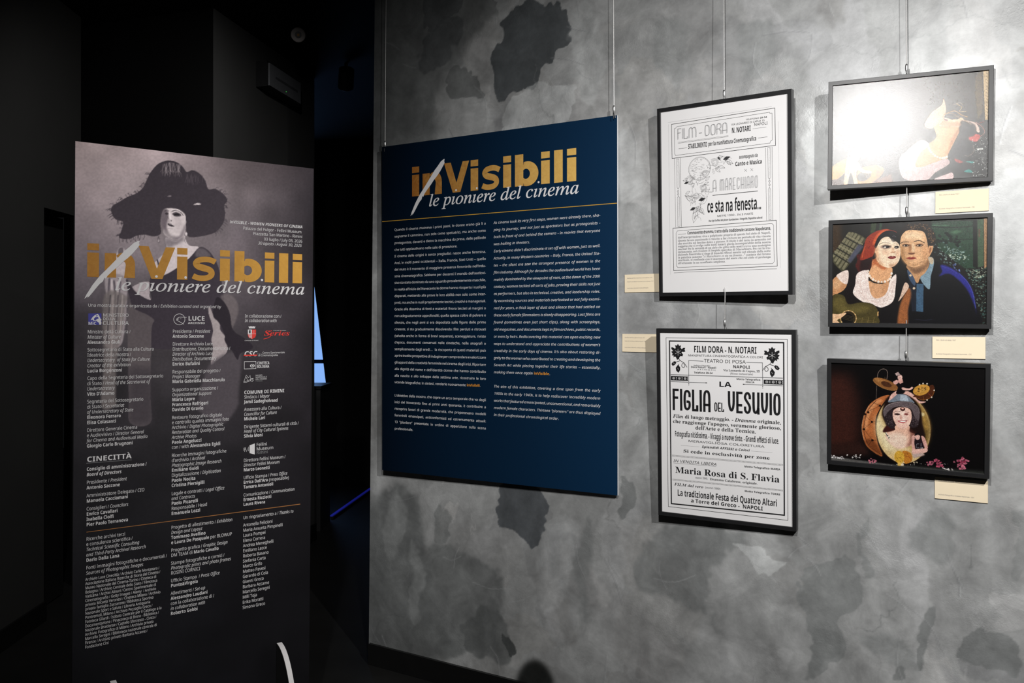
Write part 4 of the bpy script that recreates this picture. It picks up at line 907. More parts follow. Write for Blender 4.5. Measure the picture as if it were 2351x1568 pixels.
  ["L","e0b050",5,1,[971,2759,1110,3238]],
  ["L","e0b050",5,1,[1032,2828,1171,3307]],
  ["L","e0b050",5,1,[1093,2897,1232,3376]],
  ["L","e0b050",5,1,[1155,2966,1293,3444]],
  ["P","4a2814",8,1,[18,3244,438,3226,441,3525,21,3501]],
  ["P","6f3c18",20,1,[1478,3297,1906,3145,1975,3453,1213,3497]],
  ["S","eeb890",0,1,[562,2494,842,2670,1013,2935,1282,3025,1256,3103,1014,3073,845,2975,812,3147,870,3495,768,3489,669,3102,601,3097,509,3493,413,3469,450,2978,481,2688]],
  ["L","a86a44",6,1,[598,2769,550,3094]],
  ["L","a86a44",6,1,[717,2777,754,3107]],
  ["S","e3aa7c",0,1,[2964,2298,3100,2554,3380,2750,3387,2827,3167,2882,2780,2996,2625,2915,2712,2632]],
  ["S","e6ad78",0,1,[3247,2040,3165,1683,3243,1577,3468,1500,3935,1542,3969,1822,3878,2022,3726,2357,3604,2627,3574,2771,3380,2757,3094,2561,2996,2301]],
  ["S","b5723f",20,0.8,[3962,1752,3872,2056,3720,2357,3583,2695,3657,2282,3809,1947]],
  ["S","f4cfa8",0,1,[3436,1427,3780,1528,3981,1470,4044,1586,3938,1767,3527,1721,3332,1662]],
  ["L","5a2418",9,1,[3462,1457,3593,1511]],
  ["L","3a1a14",9,1,[3681,1491,3836,1470]],
  ["S","e4b491",0,1,[2894,1624,3081,1254,3394,1004,3455,800,3528,1156,3468,1430,3275,1629,3086,1753]],
  ["S","d4b6b4",0,1,[2157,2662,2356,2428,2771,2100,3034,2226,2971,2369,2775,2530,2635,2909,2780,2996,3167,2882,3543,2772,3638,2943,3233,3202,3007,3416,2591,3444,2267,3317,2143,2982]],
  ["S","e4c4c2",0,1,[3203,3425,3548,3278,3735,3238,3724,3443]],
  ["L","c49c9c",10,0.6,[2453,2400,2327,2852,2396,3247]],
  ["L","c49c9c",10,0.6,[2581,2339,2490,2899,2590,3330]],
  ["L","c49c9c",10,0.6,[2780,3025,2687,3336]],
  ["L","c49c9c",10,0.6,[3161,2910,2973,3249]],
  ["L","c49c9c",10,0.6,[3412,2857,3100,3186]],
  ["E","f4dcca",0,1,[3012,2309,35,39,0]],
  ["E","f4dcca",0,1,[3035,2391,35,39,0]],
  ["E","f4dcca",0,1,[3068,2464,35,39,0]],
  ["E","f4dcca",0,1,[3110,2531,34,38,0]],
  ["E","f4dcca",0,1,[3164,2594,35,39,0]],
  ["E","f4dcca",0,1,[3221,2651,35,39,0]],
  ["E","f4dcca",0,1,[3291,2695,35,38,0]],
  ["E","f4dcca",0,1,[3364,2724,34,39,0]],
  ["E","f4dcca",0,1,[3436,2740,35,39,0]],
  ["E","f4dcca",0,1,[3505,2731,35,38,0]],
  ["E","f4dcca",0,1,[3567,2708,35,38,0]],
  ["L","b98a48",22,1,[3476,1326,3771,1235,3974,1379,4150,1464]],
  ["L","e0b874",12,1,[3831,1012,3987,1131,3926,1264,4112,1281]],
  ["S","e3c4b2",0,1,[3997,1547,4391,1679,4509,1954,4439,1972,4285,1746,4084,1659]],
  ["L","d08a7c",14,1,[4391,1652,4599,1849,4643,2024,4481,2148]],
  ["L","d8b08a",8,1,[3977,1719,4148,1906,4271,1900]],
  ["S","c8483f",0,1,[4226,2058,4394,2031,4523,2103,4427,2281,4213,2205]],
  ["L","b83a30",12,1,[4482,1694,4634,1656]],
  ["S","2f8f88",0,1,[4112,2899,4348,2916,4312,2972]],
  ["S","2a8a84",0,1,[4069,3215,4222,3156,4321,3266,4161,3255]],
  ["S","9a3226",0,1,[3802,2780,4035,2901,3943,2946,3818,2868]],
  ["L","d8c0b0",8,1,[4322,2404,4354,2579,4218,2724,4079,2703]],
  ["K","dfe6e0",110,10,[4304,2195,4759,2130,4772,3439,4316,3410],33,1.6,0.4],
  ["K","f2f4ee",8,20,[4460,2500,4612,2512,4612,2581,4460,2569],34,1.4,0],
  ["S","1a1512",12,0.9,[3976,1580,4207,1635,4392,1789,4364,2063,4150,2114,3965,2064,3916,1817]],
  ["S","c98a5c",16,0.7,[3462,1499,3681,1588,3930,1611,3947,1751,3621,1757,3369,1665]],
  ["L","2a1410",9,1,[3696,1520,3774,1492,3873,1508]],
  ["S","7a2a22",3,1,[3449,1449,3524,1477,3594,1539,3512,1524]],
  ["L","8a5638",7,0.8,[3275,1657,3400,1605,3456,1526]],
  ["L","b5723f",8,0.7,[3165,1683,3275,1710,3448,1707]],
  ["L","d8a86a",9,1,[3554,1281,3804,1356,4053,1552,4269,1710]],
  ["L","e6cba0",7,1,[3738,1037,3924,986,4017,1065]],
  ["L","c08a4a",7,1,[3523,1365,3835,1429,4084,1624]]],
 "ban": [
  ["S","8f8688",14,1,[1373,3581,1515,3497,1661,3797,1612,4567,1640,5027,1345,4957,954,4588,1163,4124]],
  ["S","4f484c",6,1,[1390,3542,1515,3497,1517,3689,1374,3734]],
  ["S","756d70",10,1,[971,4549,1612,4528,1643,5592,1603,6181,1464,6871,967,6864,1047,5572]],
  ["L","38333a",60,0.8,[1094,4583,1062,5154,1030,5724]],
  ["L","3a353b",60,0.8,[1237,4655,1293,5226,1244,5875]],
  ["L","4a444a",60,0.8,[1451,4687,1418,5147,1493,5797]],
  ["L","a09799",60,0.8,[1165,4619,1186,5190,1144,5799]],
  ["L","a39a9c",60,0.8,[1344,4690,1364,5186,1351,5874]],
  ["S","9d9496",0,1,[2934,3067,3298,3145,3567,2930,3655,3164,3785,3304,4101,3360,3749,3818,3305,4136,2924,4375,2510,4499,2434,4150,2675,3847,2956,3499]],
  ["S","5f585c",30,0.9,[2915,3069,3298,3145,3529,2972,3530,3151,3146,3371,2955,3381]],
  ["S","7c7477",40,0.6,[2656,3867,2918,3580,3034,3811,2772,4294]],
  ["S","837a7d",6,1,[1776,4889,2178,4665,2430,4697,2403,5127,2448,5282,2263,5293,1960,5066]],
  ["S","2a252b",0,1,[4101,3352,4328,3364,4571,3586,4819,4056,4989,4869,5077,5566,5325,6513,4307,6911,2192,6881,1779,5332,1630,4566,1959,5020,2448,5282,2409,4932,2418,4541,2548,4498,2943,4375,3343,4114,3776,3729]],
  ["S","4a4448",16,0.9,[4042,3403,4280,3382,4523,3601,4443,3666,4004,3686]],
  ["L","2a252b",50,1,[2656,3867,2733,4139,2811,4489,2871,4920]],
  ["S","2e292e",0,1,[3086,306,3317,351,3511,488,3648,652,3863,570,4101,665,4302,886,4424,1197,4666,1166,4953,1311,5119,1542,5005,1756,5040,1999,5002,2329,4820,2628,4598,2805,4197,2931,3802,2995,3664,2884,3626,2507,3625,2248,3522,2097,3290,2008,2908,2027,2796,2252,2753,2569,2770,2920,2538,3040,2241,3004,1947,3057,1730,3178,1406,3159,1458,2927,1517,2617,1260,2521,1134,2264,1186,2070,1434,1897,1649,1733,1938,1584,2157,1371,2266,1128,2412,802,2634,506,2859,363]],
  ["L","2e292e",12,1,[4828,1286,4904,1175,4953,1185]],
  ["L","2e292e",12,1,[4919,1332,5002,1220,5066,1230]],
  ["L","2e292e",12,1,[4658,1200,4730,1107,4793,1122]],
  ["L","2e292e",12,1,[4835,1289,4884,1171,4857,1186]],
  ["L","2e292e",12,1,[4784,1263,4829,1186,4843,1211]],
  ["L","2e292e",12,1,[5021,1464,5063,1422,5041,1459]],
  ["L","2e292e",12,1,[4972,1396,5097,1310,5156,1327]],
  ["L","2e292e",12,1,[4952,1368,5039,1291,5023,1316]],
  ["L","2e292e",12,1,[5028,1474,5067,1428,5022,1465]],
  ["L","2e292e",12,1,[5070,1533,5125,1482,5106,1515]],
  ["L","2e292e",12,1,[4979,1739,5084,1794,5089,1851]],
  ["L","2e292e",12,1,[4981,1734,5084,1778,5126,1828]],
  ["L","2e292e",12,1,[5067,1572,5197,1628,5250,1681]],
  ["L","2e292e",12,1,[4980,1735,5087,1791,5094,1848]],
  ["L","2e292e",12,1,[5049,1606,5101,1640,5075,1691]],
  ["L","2e292e",12,1,[4975,1779,5069,1759,5100,1795]],
  ["L","2e292e",12,1,[4973,1764,5081,1739,5091,1776]],
  ["L","2e292e",12,1,[4984,1838,5109,1811,5139,1846]],
  ["L","2e292e",12,1,[4984,1840,5096,1817,5143,1851]],
  ["L","2e292e",12,1,[4975,1777,5089,1749,5070,1787]],
  ["L","2e292e",12,1,[4979,2245,5084,2253,5061,2300]],
  ["L","2e292e",12,1,[4977,2257,5075,2262,5105,2303]],
  ["L","2e292e",12,1,[5007,2000,5062,2005,5038,2049]],
  ["L","2e292e",12,1,[4971,2313,5065,2316,5111,2356]],
  ["L","2e292e",12,1,[4972,2304,5100,2312,5117,2356]],
  ["L","2e292e",12,1,[4909,2420,5012,2470,5065,2520]],
  ["L","2e292e",12,1,[4954,2346,5073,2403,5133,2456]],
  ["L","2e292e",12,1,[4818,2570,4898,2602,4960,2646]],
  ["L","2e292e",12,1,[4957,2341,5041,2385,5071,2434]],
  ["L","2e292e",12,1,[4807,2587,4906,2631,4971,2678]],
  ["L","2e292e",12,1,[4679,2699,4723,2769,4714,2826]],
  ["L","2e292e",12,1,[4761,2634,4787,2691,4755,2745]],
  ["L","2e292e",12,1,[4647,2725,4714,2834,4697,2904]],
  ["L","2e292e",12,1,[4790,2611,4874,2718,4899,2786]],
  ["L","2e292e",12,1,[4710,2675,4765,2739,4786,2793]],
  ["L","2e292e",12,1,[1994,3018,2002,3112,1996,3172]],
  ["L","2e292e",12,1,[2221,2977,2214,3104,2170,3177]],
  ["L","2e292e",12,1,[2092,3000,2089,3121,2055,3192]],
  ["L","2e292e",12,1,[2022,3013,2042,3140,2060,3210]],
  ["L","2e292e",12,1,[2006,3016,2011,3086,2006,3138]],
  ["L","2e292e",12,1,[1902,3048,1943,3156,1934,3223]],
  ["L","2e292e",12,1,[1836,3085,1905,3201,1955,3267]],
  ["L","2e292e",12,1,[1723,3148,1760,3232,1768,3289]],
  ["L","2e292e",12,1,[1776,3118,1806,3204,1794,3263]],
  ["L","2e292e",12,1,[1847,3079,1871,3144,1864,3196]],
  ["L","2e292e",12,1,[1413,3129,1406,3257,1415,3327]],
  ["L","2e292e",12,1,[1571,3138,1544,3225,1502,3284]],
  ["L","2e292e",12,1,[1644,3142,1649,3258,1683,3323]],
  ["L","2e292e",12,1,[1615,3141,1616,3257,1641,3323]],
  ["L","2e292e",12,1,[1507,3134,1508,3242,1532,3305]],
  ["L","2e292e",12,1,[1453,3080,1342,3060,1296,3095]],
  ["L","2e292e",12,1,[1459,3052,1362,3030,1356,3062]],
  ["L","2e292e",12,1,[1449,3097,1340,3072,1325,3104]],
  ["L","2e292e",12,1,[1464,3030,1408,3018,1403,3054]],
  ["L","2e292e",12,1,[1447,3107,1346,3086,1319,3120]],
  ["L","2e292e",12,1,[1535,2678,1449,2662,1455,2694]],
  ["L","2e292e",12,1,[1507,2823,1419,2807,1420,2840]],
  ["L","2e292e",12,1,[1535,2674,1470,2661,1488,2694]],
  ["L","2e292e",12,1,[1538,2662,1457,2644,1481,2675]],
  ["L","2e292e",12,1,[1543,2635,1454,2621,1436,2655]],
  ["L","2e292e",12,1,[1485,2572,1461,2684,1495,2748]],
  ["L","2e292e",12,1,[1405,2542,1375,2646,1388,2707]],
  ["L","2e292e",12,1,[1340,2518,1325,2587,1348,2637]],
  ["L","2e292e",12,1,[1378,2532,1336,2635,1320,2698]],
  ["L","2e292e",12,1,[1367,2528,1332,2637,1336,2701]],
  ["L","2e292e",12,1,[1194,2320,1127,2354,1084,2401]],
  ["L","2e292e",12,1,[1229,2392,1129,2447,1080,2500]],
  ["L","2e292e",12,1,[1199,2329,1092,2385,1026,2439]],
  ["L","2e292e",12,1,[1226,2384,1142,2425,1085,2475]],
  ["L","2e292e",12,1,[1268,2471,1185,2515,1139,2564]],
  ["L","2e292e",12,1,[1171,2233,1112,2220,1099,2255]],
  ["L","2e292e",12,1,[1181,2197,1092,2174,1079,2206]],
  ["L","2e292e",12,1,[1174,2225,1042,2200,965,2235]],
  ["L","2e292e",12,1,[1182,2192,1106,2175,1082,2210]],
  ["L","2e292e",12,1,[1167,2249,1056,2223,1017,2256]],
  ["L","2e292e",12,1,[1209,2089,1143,2004,1092,2025]],
  ["L","2e292e",12,1,[1335,2001,1299,1930,1298,1952]],
  ["L","2e292e",12,1,[1438,1930,1379,1832,1357,1846]],
  ["L","2e292e",12,1,[1402,1955,1346,1867,1322,1885]],
  ["L","2e292e",12,1,[1235,2071,1190,1985,1185,2003]],
  ["L","2e292e",12,1,[1655,1765,1594,1661,1588,1672]],
  ["L","2e292e",12,1,[1525,1864,1440,1767,1375,1784]],
  ["L","2e292e",12,1,[1473,1904,1426,1822,1426,1841]],
  ["L","2e292e",12,1,[1480,1899,1443,1812,1470,1827]],
  ["L","2e292e",12,1,[1530,1860,1471,1787,1434,1811]],
  ["L","2e292e",12,1,[1744,1718,1692,1601,1668,1611]],
  ["L","2e292e",12,1,[1938,1618,1897,1504,1895,1513]],
  ["L","2e292e",12,1,[1734,1722,1688,1605,1676,1614]],
  ["L","2e292e",12,1,[1779,1699,1770,1621,1813,1639]],
  ["L","2e292e",12,1,[1802,1688,1771,1614,1763,1637]],
  ["L","2e292e",12,1,[1983,1580,1916,1505,1895,1526]],
  ["L","2e292e",12,1,[2021,1544,1963,1459,1979,1474]],
  ["L","2e292e",12,1,[1960,1604,1889,1533,1852,1557]],
  ["L","2e292e",12,1,[2161,1407,2078,1324,2034,1345]],
  ["L","2e292e",12,1,[2015,1549,1991,1495,2033,1518]],
  ["L","2e292e",12,1,[2215,1311,2124,1273,2100,1302]],
  ["L","2e292e",12,1,[2253,1226,2174,1186,2178,1213]],
  ["L","2e292e",12,1,[2196,1354,2088,1312,2043,1342]],
  ["L","2e292e",12,1,[2241,1253,2158,1222,2121,1256]],
  ["L","2e292e",12,1,[2241,1254,2153,1219,2120,1251]],
  ["L","2e292e",12,1,[2401,897,2291,861,2222,896]],
  ["L","2e292e",12,1,[2329,1057,2266,1021,2291,1048]],
  ["L","2e292e",12,1,[2422,850,2313,816,2243,852]],
  ["L","2e292e",12,1,[2406,886,2329,852,2319,882]],
  ["L","2e292e",12,1,[2396,909,2303,870,2279,900]],
  ["L","958b8d",7,0.7,[3375,419,3379,573,3293,709]],
  ["L","6d6466",7,0.7,[2974,419,2922,597,2898,848]],
  ["L","6d6466",7,0.7,[3062,386,3080,636,2970,732]],
  ["L","958b8d",7,0.7,[3092,378,3076,614,3123,718]],
  ["L","6d6466",7,0.7,[3162,388,3111,577,3215,840]],
  ["L","6d6466",7,0.7,[3296,407,3264,557,3244,869]],
  ["L","958b8d",7,0.7,[3432,427,3395,544,3352,707]],
  ["L","6d6466",7,0.7,[3201,393,3132,625,3274,730]],
  ["L","6d6466",7,0.7,[3379,419,3415,587,3392,692]],
  ["L","958b8d",7,0.7,[3186,391,3235,566,3206,694]],
  ["L","6d6466",7,0.7,[2821,475,2801,663,2735,755]],
  ["L","6d6466",7,0.7,[3062,386,3076,622,3060,880]],
  ["L","958b8d",7,0.7,[3025,400,3072,630,3094,816]],
  ["L","6d6466",7,0.7,[3110,380,3047,622,3079,745]],
  ["L","6d6466",7,0.7,[3140,385,3162,625,3131,714]],
  ["L","958b8d",7,0.7,[2934,433,2941,647,2998,842]],
  ["L","6d6466",7,0.7,[3207,394,3251,609,3289,695]],
  ["L","6d6466",7,0.7,[3167,389,3191,632,3166,747]],
  ["L","958b8d",7,0.7,[3299,408,3351,603,3390,690]],
  ["L","6d6466",7,0.7,[3401,423,3367,561,3480,843]],
  ["L","6d6466",7,0.7,[3213,395,3161,577,3181,752]],
  ["L","958b8d",7,0.7,[2935,433,2946,637,2962,781]],
  ["L","6d6466",7,0.7,[2872,457,2819,654,2802,807]],
  ["L","6d6466",7,0.7,[3335,413,3323,595,3315,814]],
  ["L","958b8d",7,0.7,[3038,395,3080,577,3096,699]],
  ["L","6d6466",7,0.7,[3360,417,3352,605,3463,745]],
  ["L","6d6466",7,0.7,[3361,417,3334,581,3362,683]],
  ["L","958b8d",7,0.7,[2883,452,2917,622,2903,884]],
  ["L","6d6466",7,0.7,[2882,453,2903,615,2948,763]],
  ["L","6d6466",7,0.7,[2935,433,2927,594,2840,790]],
  ["L","958b8d",7,0.7,[3392,421,3357,598,3394,847]],
  ["L","6d6466",7,0.7,[2860,461,2828,625,2818,863]],
  ["L","6d6466",7,0.7,[2889,450,2917,594,2940,723]],
  ["L","958b8d",7,0.7,[3042,393,2971,615,3077,785]],
  ["L","453e43",7,0.8,[3796,784,3860,996]],
  ["L","453e43",7,0.8,[3771,780,3879,1071]],
  ["L","453e43",7,0.8,[3883,805,3807,985]],
  ["L","453e43",7,0.8,[4089,716,4021,1042]],
  ["L","453e43",7,0.8,[4214,716,4206,951]],
  ["L","453e43",7,0.8,[3672,817,3692,1136]],
  ["L","453e43",7,0.8,[3661,740,3595,1059]],
  ["L","453e43",7,0.8,[3665,741,3668,1038]],
  ["L","453e43",7,0.8,[3659,715,3773,1007]],
  ["L","453e43",7,0.8,[3928,731,3956,974]],
  ["L","453e43",7,0.8,[3813,708,3844,1119]],
  ["L","453e43",7,0.8,[3982,780,3946,964]],
  ["L","453e43",7,0.8,[3947,739,3983,1018]],
  ["L","453e43",7,0.8,[3997,763,4101,996]],
  ["L","453e43",7,0.8,[3893,786,3860,988]],
  ["L","453e43",7,0.8,[3812,706,3888,1098]],
  ["L","453e43",7,0.8,[3813,711,3753,1020]],
  ["L","453e43",7,0.8,[3679,760,3715,1023]],
  ["L","453e43",7,0.8,[3666,794,3599,1028]],
  ["L","453e43",7,0.8,[3797,741,3740,1049]],
  ["S","a59c9d",4,1,[3892,1808,4049,1738,4169,1777,4030,1804]],
  ["S","6a6265",3,1,[2981,1588,3076,1552,3126,1579,3038,1603]],
  ["S","a39a9b",0,1,[2908,2054,3290,2008,3515,2117,3621,2276,3620,2707,3536,2983,3298,3125,3048,3061,2857,2876,2931,2556,3024,2313]],
  ["S","544c51",18,1,[2833,2131,2927,2037,3023,2156,3006,2433,2969,2671,3009,2866,2914,2872,2783,2566,2789,2291]],
  ["S","6f676a",26,0.9,[2932,2753,3143,2976,3451,2997,3298,3133,3029,3062,2857,2876]],
  ["L","242024",22,1,[3145,2107,3290,2063,3445,2123,3539,2227]],
  ["S","3a3438",8,1,[3157,2193,3291,2127,3445,2182,3446,2262,3253,2288]],
  ["E","161316",4,1,[3311,2220,100,44,0]],
  ["L","2a2529",14,1,[2901,2126,2965,2081,3042,2107]],
  ["E","2a2529",8,1,[2966,2207,61,36,0]],
  ["S","817879",10,0.8,[3043,2312,3017,2471,3045,2548,3093,2426]],
  ["S","332d31",6,1,[3043,2371,3101,2394,3147,2462,3071,2459]],
  ["S","262126",5,1,[3007,2551,3102,2568,3237,2638,3141,2652,3026,2620]],
  ["L","4a4347",8,0.6,[3008,2728,3180,2736]],
  ["L","262126",9,1,[2696,3023,2670,3142,2697,3246,2734,3197,2711,3081,2696,3023]],
  ["E","8f8688",2,1,[2700,3183,27,51,0]],
  ["E","a59c9e",4,1,[3645,2885,39,64,0]],
  ["L","4a4448",7,1,[3626,3006,3592,3128,3628,3205]],
  ["S","8f8688",30,0.6,[3234,2297,3446,2301,3525,2514,3450,2798,3295,2768,3255,2533]],
  ["S","c4bbbc",8,0.7,[3290,2016,3445,2075,3523,2137,3290,2056,3099,2079]],
  ["S","c2b9ba",8,0.7,[3053,2153,3107,2208,3120,2385,3094,2505,3047,2390]],
  ["S","6a6266",6,0.6,[3026,2549,3140,2541,3102,2603]],
  ["S","5b5358",20,0.7,[3469,2836,3615,2508,3620,2707,3536,2983,3336,3103,3144,3075,3374,3001]],
  ["S","56504f",20,0.8,[933,5155,1626,5141,1611,5487,1525,6294,1335,7441,1324,8589,1291,8970,867,8946,928,7430]],
  ["L","2a262a",45,0.7,[1127,5151,1094,5608,1030,6748]],
  ["L","332e32",45,0.7,[1375,5146,1343,5720,1311,6408]],
  ["L","79706f",45,0.7,[1215,5150,1201,5721,1189,6674,1142,7817]],
  ["L","7c7472",45,0.7,[1519,5143,1486,5757,1454,6409]],
  ["S","453f41",8,0.9,[1702,5601,1956,5637,2550,5964,2478,6375,2463,8644,2462,9624,1798,9579,1738,8609]],
  ["P","2a262a",90,0.7,[1714,7643,2561,7668,2575,9710,1726,9651]],
  ["S","756d6e",6,1,[4464,5510,4545,5570,4648,5833,4875,6139,4897,6344,5063,6570,5052,6714,5170,7004,5089,7249,4763,7488,4561,7605,4638,7036,4574,6709,4632,6384,4569,6058,4474,5774]],
  ["S","3b363a",30,0.8,[4581,7524,5171,7210,5672,7219,5601,8797,5563,9211,5027,9798,4173,9335,4130,8928,4284,8165]],
  ["S","524b4c",18,0.7,[4907,5075,5320,5066,5575,5558,5330,6304,5243,5809,5033,5400]],
  ["S","1d191e",8,1,[4745,5159,5032,5318,5242,5727,5372,6345,5837,6681,6138,7019,5672,7219,5548,7466,5337,7130,5085,6797,5063,6550,4875,6098,4628,5813]]],
 "_dim": {"a1":[0.477,0.346],"a2":[0.477,0.346],"a3":[0.477,0.346],"ban":[0.85,2.277]}
}
WALLART = [
 ["S","4c4e4e",160,0.75,[380,2146,7718,3664,7022,5474,4098,8400,4350,9851,2547,10262,380,10026]],  # top left: dark trowel patches, plus lamp falloff put into the colour
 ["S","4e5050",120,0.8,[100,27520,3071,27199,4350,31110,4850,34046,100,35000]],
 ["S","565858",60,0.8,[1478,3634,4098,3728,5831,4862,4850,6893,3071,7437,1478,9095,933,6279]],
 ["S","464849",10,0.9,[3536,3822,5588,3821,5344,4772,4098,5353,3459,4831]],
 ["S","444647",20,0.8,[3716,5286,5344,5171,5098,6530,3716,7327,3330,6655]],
 ["S","3f4244",2,0.95,[7603,5773,8850,4946,10163,5143,10802,6156,11117,7320,10378,7385,9513,8189,8850,7995,7603,8525,7162,7255,7718,6277]],
 ["S","9a9c9c",4,0.6,[9731,7939,11012,8597,11263,9738,10802,10142,8627,10198,8175,8856]],
 ["S","8f9191",50,0.6,[11012,6194,11841,5613,12651,7572,12450,9893,11429,9209]],
 ["S","505252",4,0.7,[4974,7314,6312,7812,6787,8470,5588,8502,4850,7999]],
 ["S","909292",6,0.5,[7022,4302,8402,4573,8062,5276,7488,5558]],
 ["S","6c6e6e",10,0.5,[933,11567,602,17909,435,24292,878,24261,933,15797]],
 ["S","474a4d",2,0.95,[7534,25513,9687,25240,9818,26751,9249,28653,8627,28318,7718,27587]],
 ["S","5a5c5c",80,0.8,[3844,29052,5588,28560,7209,29480,7947,31302,7255,33369,5588,33898,4098,33588,3536,31241]],
 ["S","4c4e4e",30,0.7,[5588,32902,7022,31461,8062,32246,7488,33711,5831,34048]],
 ["S","5e6060",20,0.7,[4098,27291,5098,27581,5344,28252,4601,28547]],
 ["S","3c3e3e",0,0.95,[7488,33090,7764,32726,8062,32978,7947,33425,7603,33494]],
 ["L","5c5e5e",90,0.6,[2494,28713,2547,30986,2442,34323]],
 ["S","5a5c5c",40,0.7,[1070,32694,2415,31629,2547,33680,1206,33724]],
 ["L","484a4a",35,0.8,[657,32766,1478,32665,2283,32566]],
 ["S","a0a2a2",40,0.22,[2941,28450,3716,30191,3459,32687,2679,33034,2810,30325]],
 ["S","a0a2a2",50,0.2,[933,27007,2283,27908,1478,29682,657,28946]],
 ["S","9d9fa0",60,0.3,[9948,27018,11636,27555,11636,29570,10163,31109,9513,29334]],
 ["S","6a6c6c",40,0.7,[11841,26798,12349,28009,12086,31320,11739,30469]],
 ["S","606262",0,0.8,[13539,25354,14118,25475,14214,25994,13926,26822,13520,26604]],
 ["S","646666",40,0.7,[14969,27830,16784,27073,19163,26634,17654,27963,16960,28741,16784,29955,17826,30941,16784,29955,15340,29860,14404,29139]],
 ["S","6b6d6d",4,0.85,[20601,27854,20912,27046,21674,26675,22417,26684,22927,27428,22855,28283,22122,28791,21674,29572,21523,30699,20912,31773,20570,30890]],
 ["S","606262",20,0.6,[20601,30087,21371,29785,21066,31424,20679,31824]],
 ["S","9c9e9e",12,0.6,[18501,26982,20050,27374,19245,27928,18867,27459]],
 ["S","5f6161",2,0.8,[25013,28048,25213,28633,24811,29712,24512,29920,24608,28889]],
 ["S","626464",2,0.8,[26538,28686,27140,28462,27765,28575,27765,29839,27140,29571,26411,29170]],
 ["S","6c6e6e",30,0.6,[22564,29410,23989,29301,24540,29944,23850,30232,22417,30055]],
 ["S","5c5e5e",4,0.7,[23709,30109,23989,30204,23919,30670,23738,30677]],
 ["S","6c6e6e",4,0.7,[22927,25542,23142,26403,23285,27298,22970,27192]],
 ["S","6a6c6c",50,0.7,[24540,25325,25609,25054,25675,26507,24608,26582]],
 ["S","6e7070",10,0.6,[27140,24738,27765,25091,27765,26636,27387,26409]],
 ["L","5c5e5e",18,0.8,[23989,27570,23709,28294,23142,28847,22564,29225]],
 ["L","5a5c5c",20,0.7,[26283,25989,26322,26705]],
 ["S","6c6e6e",40,0.6,[18834,7605,19970,7327,20129,9285,19163,9787,18999,8781]],
 ["S","a8aaaa",60,0.6,[20601,11750,21371,11211,21523,13742,20834,14319]],
 ["S","6e7070",60,0.5,[14969,7431,16784,7235,17135,8816,15707,9110]],
 ["S","9c9e9e",40,0.4,[13636,11470,14969,12138,14782,13518,13636,13249]],
 ["S","707272",50,0.5,[13636,20720,14969,21205,14782,23310,13830,23020]],
 ["L","6a6c6c",16,0.7,[22999,8356,24946,9299,26513,8990]],
 ["L","6a6c6c",16,0.7,[25213,8314,24266,9334,22564,9666]],
 ["L","6a6c6c",16,0.7,[13441,17247,13830,17699,14499,18149]],
 ["L","6a6c6c",16,0.7,[21674,8744,22564,9512,23142,9451]],
 ["L","6a6c6c",16,0.7,[9513,7434,10163,8940,10802,10234]],
 ["L","6a6c6c",16,0.7,[7022,8210,6192,8881]],
 ["L","6a6c6c",16,0.7,[27016,10933,27387,11412,27693,11482]],
 ["L","6a6c6c",16,0.7,[24540,8038,25871,8874,27510,9311]],
 ["L","6a6c6c",16,0.7,[11636,12901,11012,11184,10056,9675]],
 ["S","161716",70,0.95,[8627,34817,8850,33910,9469,33459,10056,33657,10335,34438]]
]

# ------------------------------------------------------------------ materials
M_BLACKFRAME = mat('black_frame_lacquer', (0.012, 0.012, 0.013), 0.38, 0, 0.5, noise=.15, scale=60)
M_DARKFRAME = M_BLACKFRAME
M_CARD = mat('cream_card', srgb('e9d9bc'), 0.7, noise=.03, scale=40)
M_CARDEDGE = mat('card_edge', (0.55, 0.5, 0.42), 0.8, noise=.05)
M_FOAM = mat('white_foam_edge', (0.75, 0.75, 0.76), 0.6, noise=.03)
M_PAPER = mat('white_paper', (0.735, 0.725, 0.728), 0.55, 0, 0.4, noise=.015, scale=20)
M_STEEL = mat('steel_wire', (0.72, 0.71, 0.70), 0.5, 1.0, noise=.2, scale=400)
M_CHROME = mat('chrome', (0.8, 0.8, 0.8), 0.32, 1.0, noise=.05)
M_NICHE = mat('recess_black', (0.0035, 0.0035, 0.0035), 0.8, 0, 0.12, noise=.25, scale=2)  # recess face, much darker than the pillar flank beside it
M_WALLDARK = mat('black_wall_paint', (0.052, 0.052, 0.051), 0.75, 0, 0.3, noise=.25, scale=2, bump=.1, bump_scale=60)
M_CEIL = mat('black_ceiling_paint', (0.004, 0.004, 0.004), 0.85, 0, 0.2, noise=.2, scale=3)
M_BASE = mat('black_baseboard', (0.006, 0.006, 0.006), 0.35, 0, 0.4, noise=.2, scale=20)
M_PLASTIC = mat('black_plastic', (0.006, 0.006, 0.007), 0.5, noise=.2)
M_BANWHITE = mat('banner_white_ink', (0.68, 0.665, 0.67), 0.6, 0, 0.2, noise=.03, scale=60)
M_WHITEINK = mat('white_ink', (0.78, 0.77, 0.78), 0.55, 0, 0.3, noise=.03, scale=60)
M_GREYINK = mat('dim_grey_ink', (0.22, 0.22, 0.225), 0.55, 0, 0.3, noise=.03, scale=60)
M_ORANGE = mat('orange_ink', srgb('e0962f'), 0.5, noise=.05, scale=60)
M_RED = mat('red_ink', srgb('d9352c'), 0.5, noise=.05, scale=60)
M_BLUEINK = mat('violet_blue_ink', srgb('3a3a92'), 0.5, noise=.05, scale=60)
M_CARDINK = mat('card_text_ink', (0.16, 0.16, 0.18), 0.6, noise=.05, scale=60)
BLACK = mat('poster_black_ink', (0.008, 0.008, 0.009), 0.5, 0, 0.35, noise=.3, scale=120)
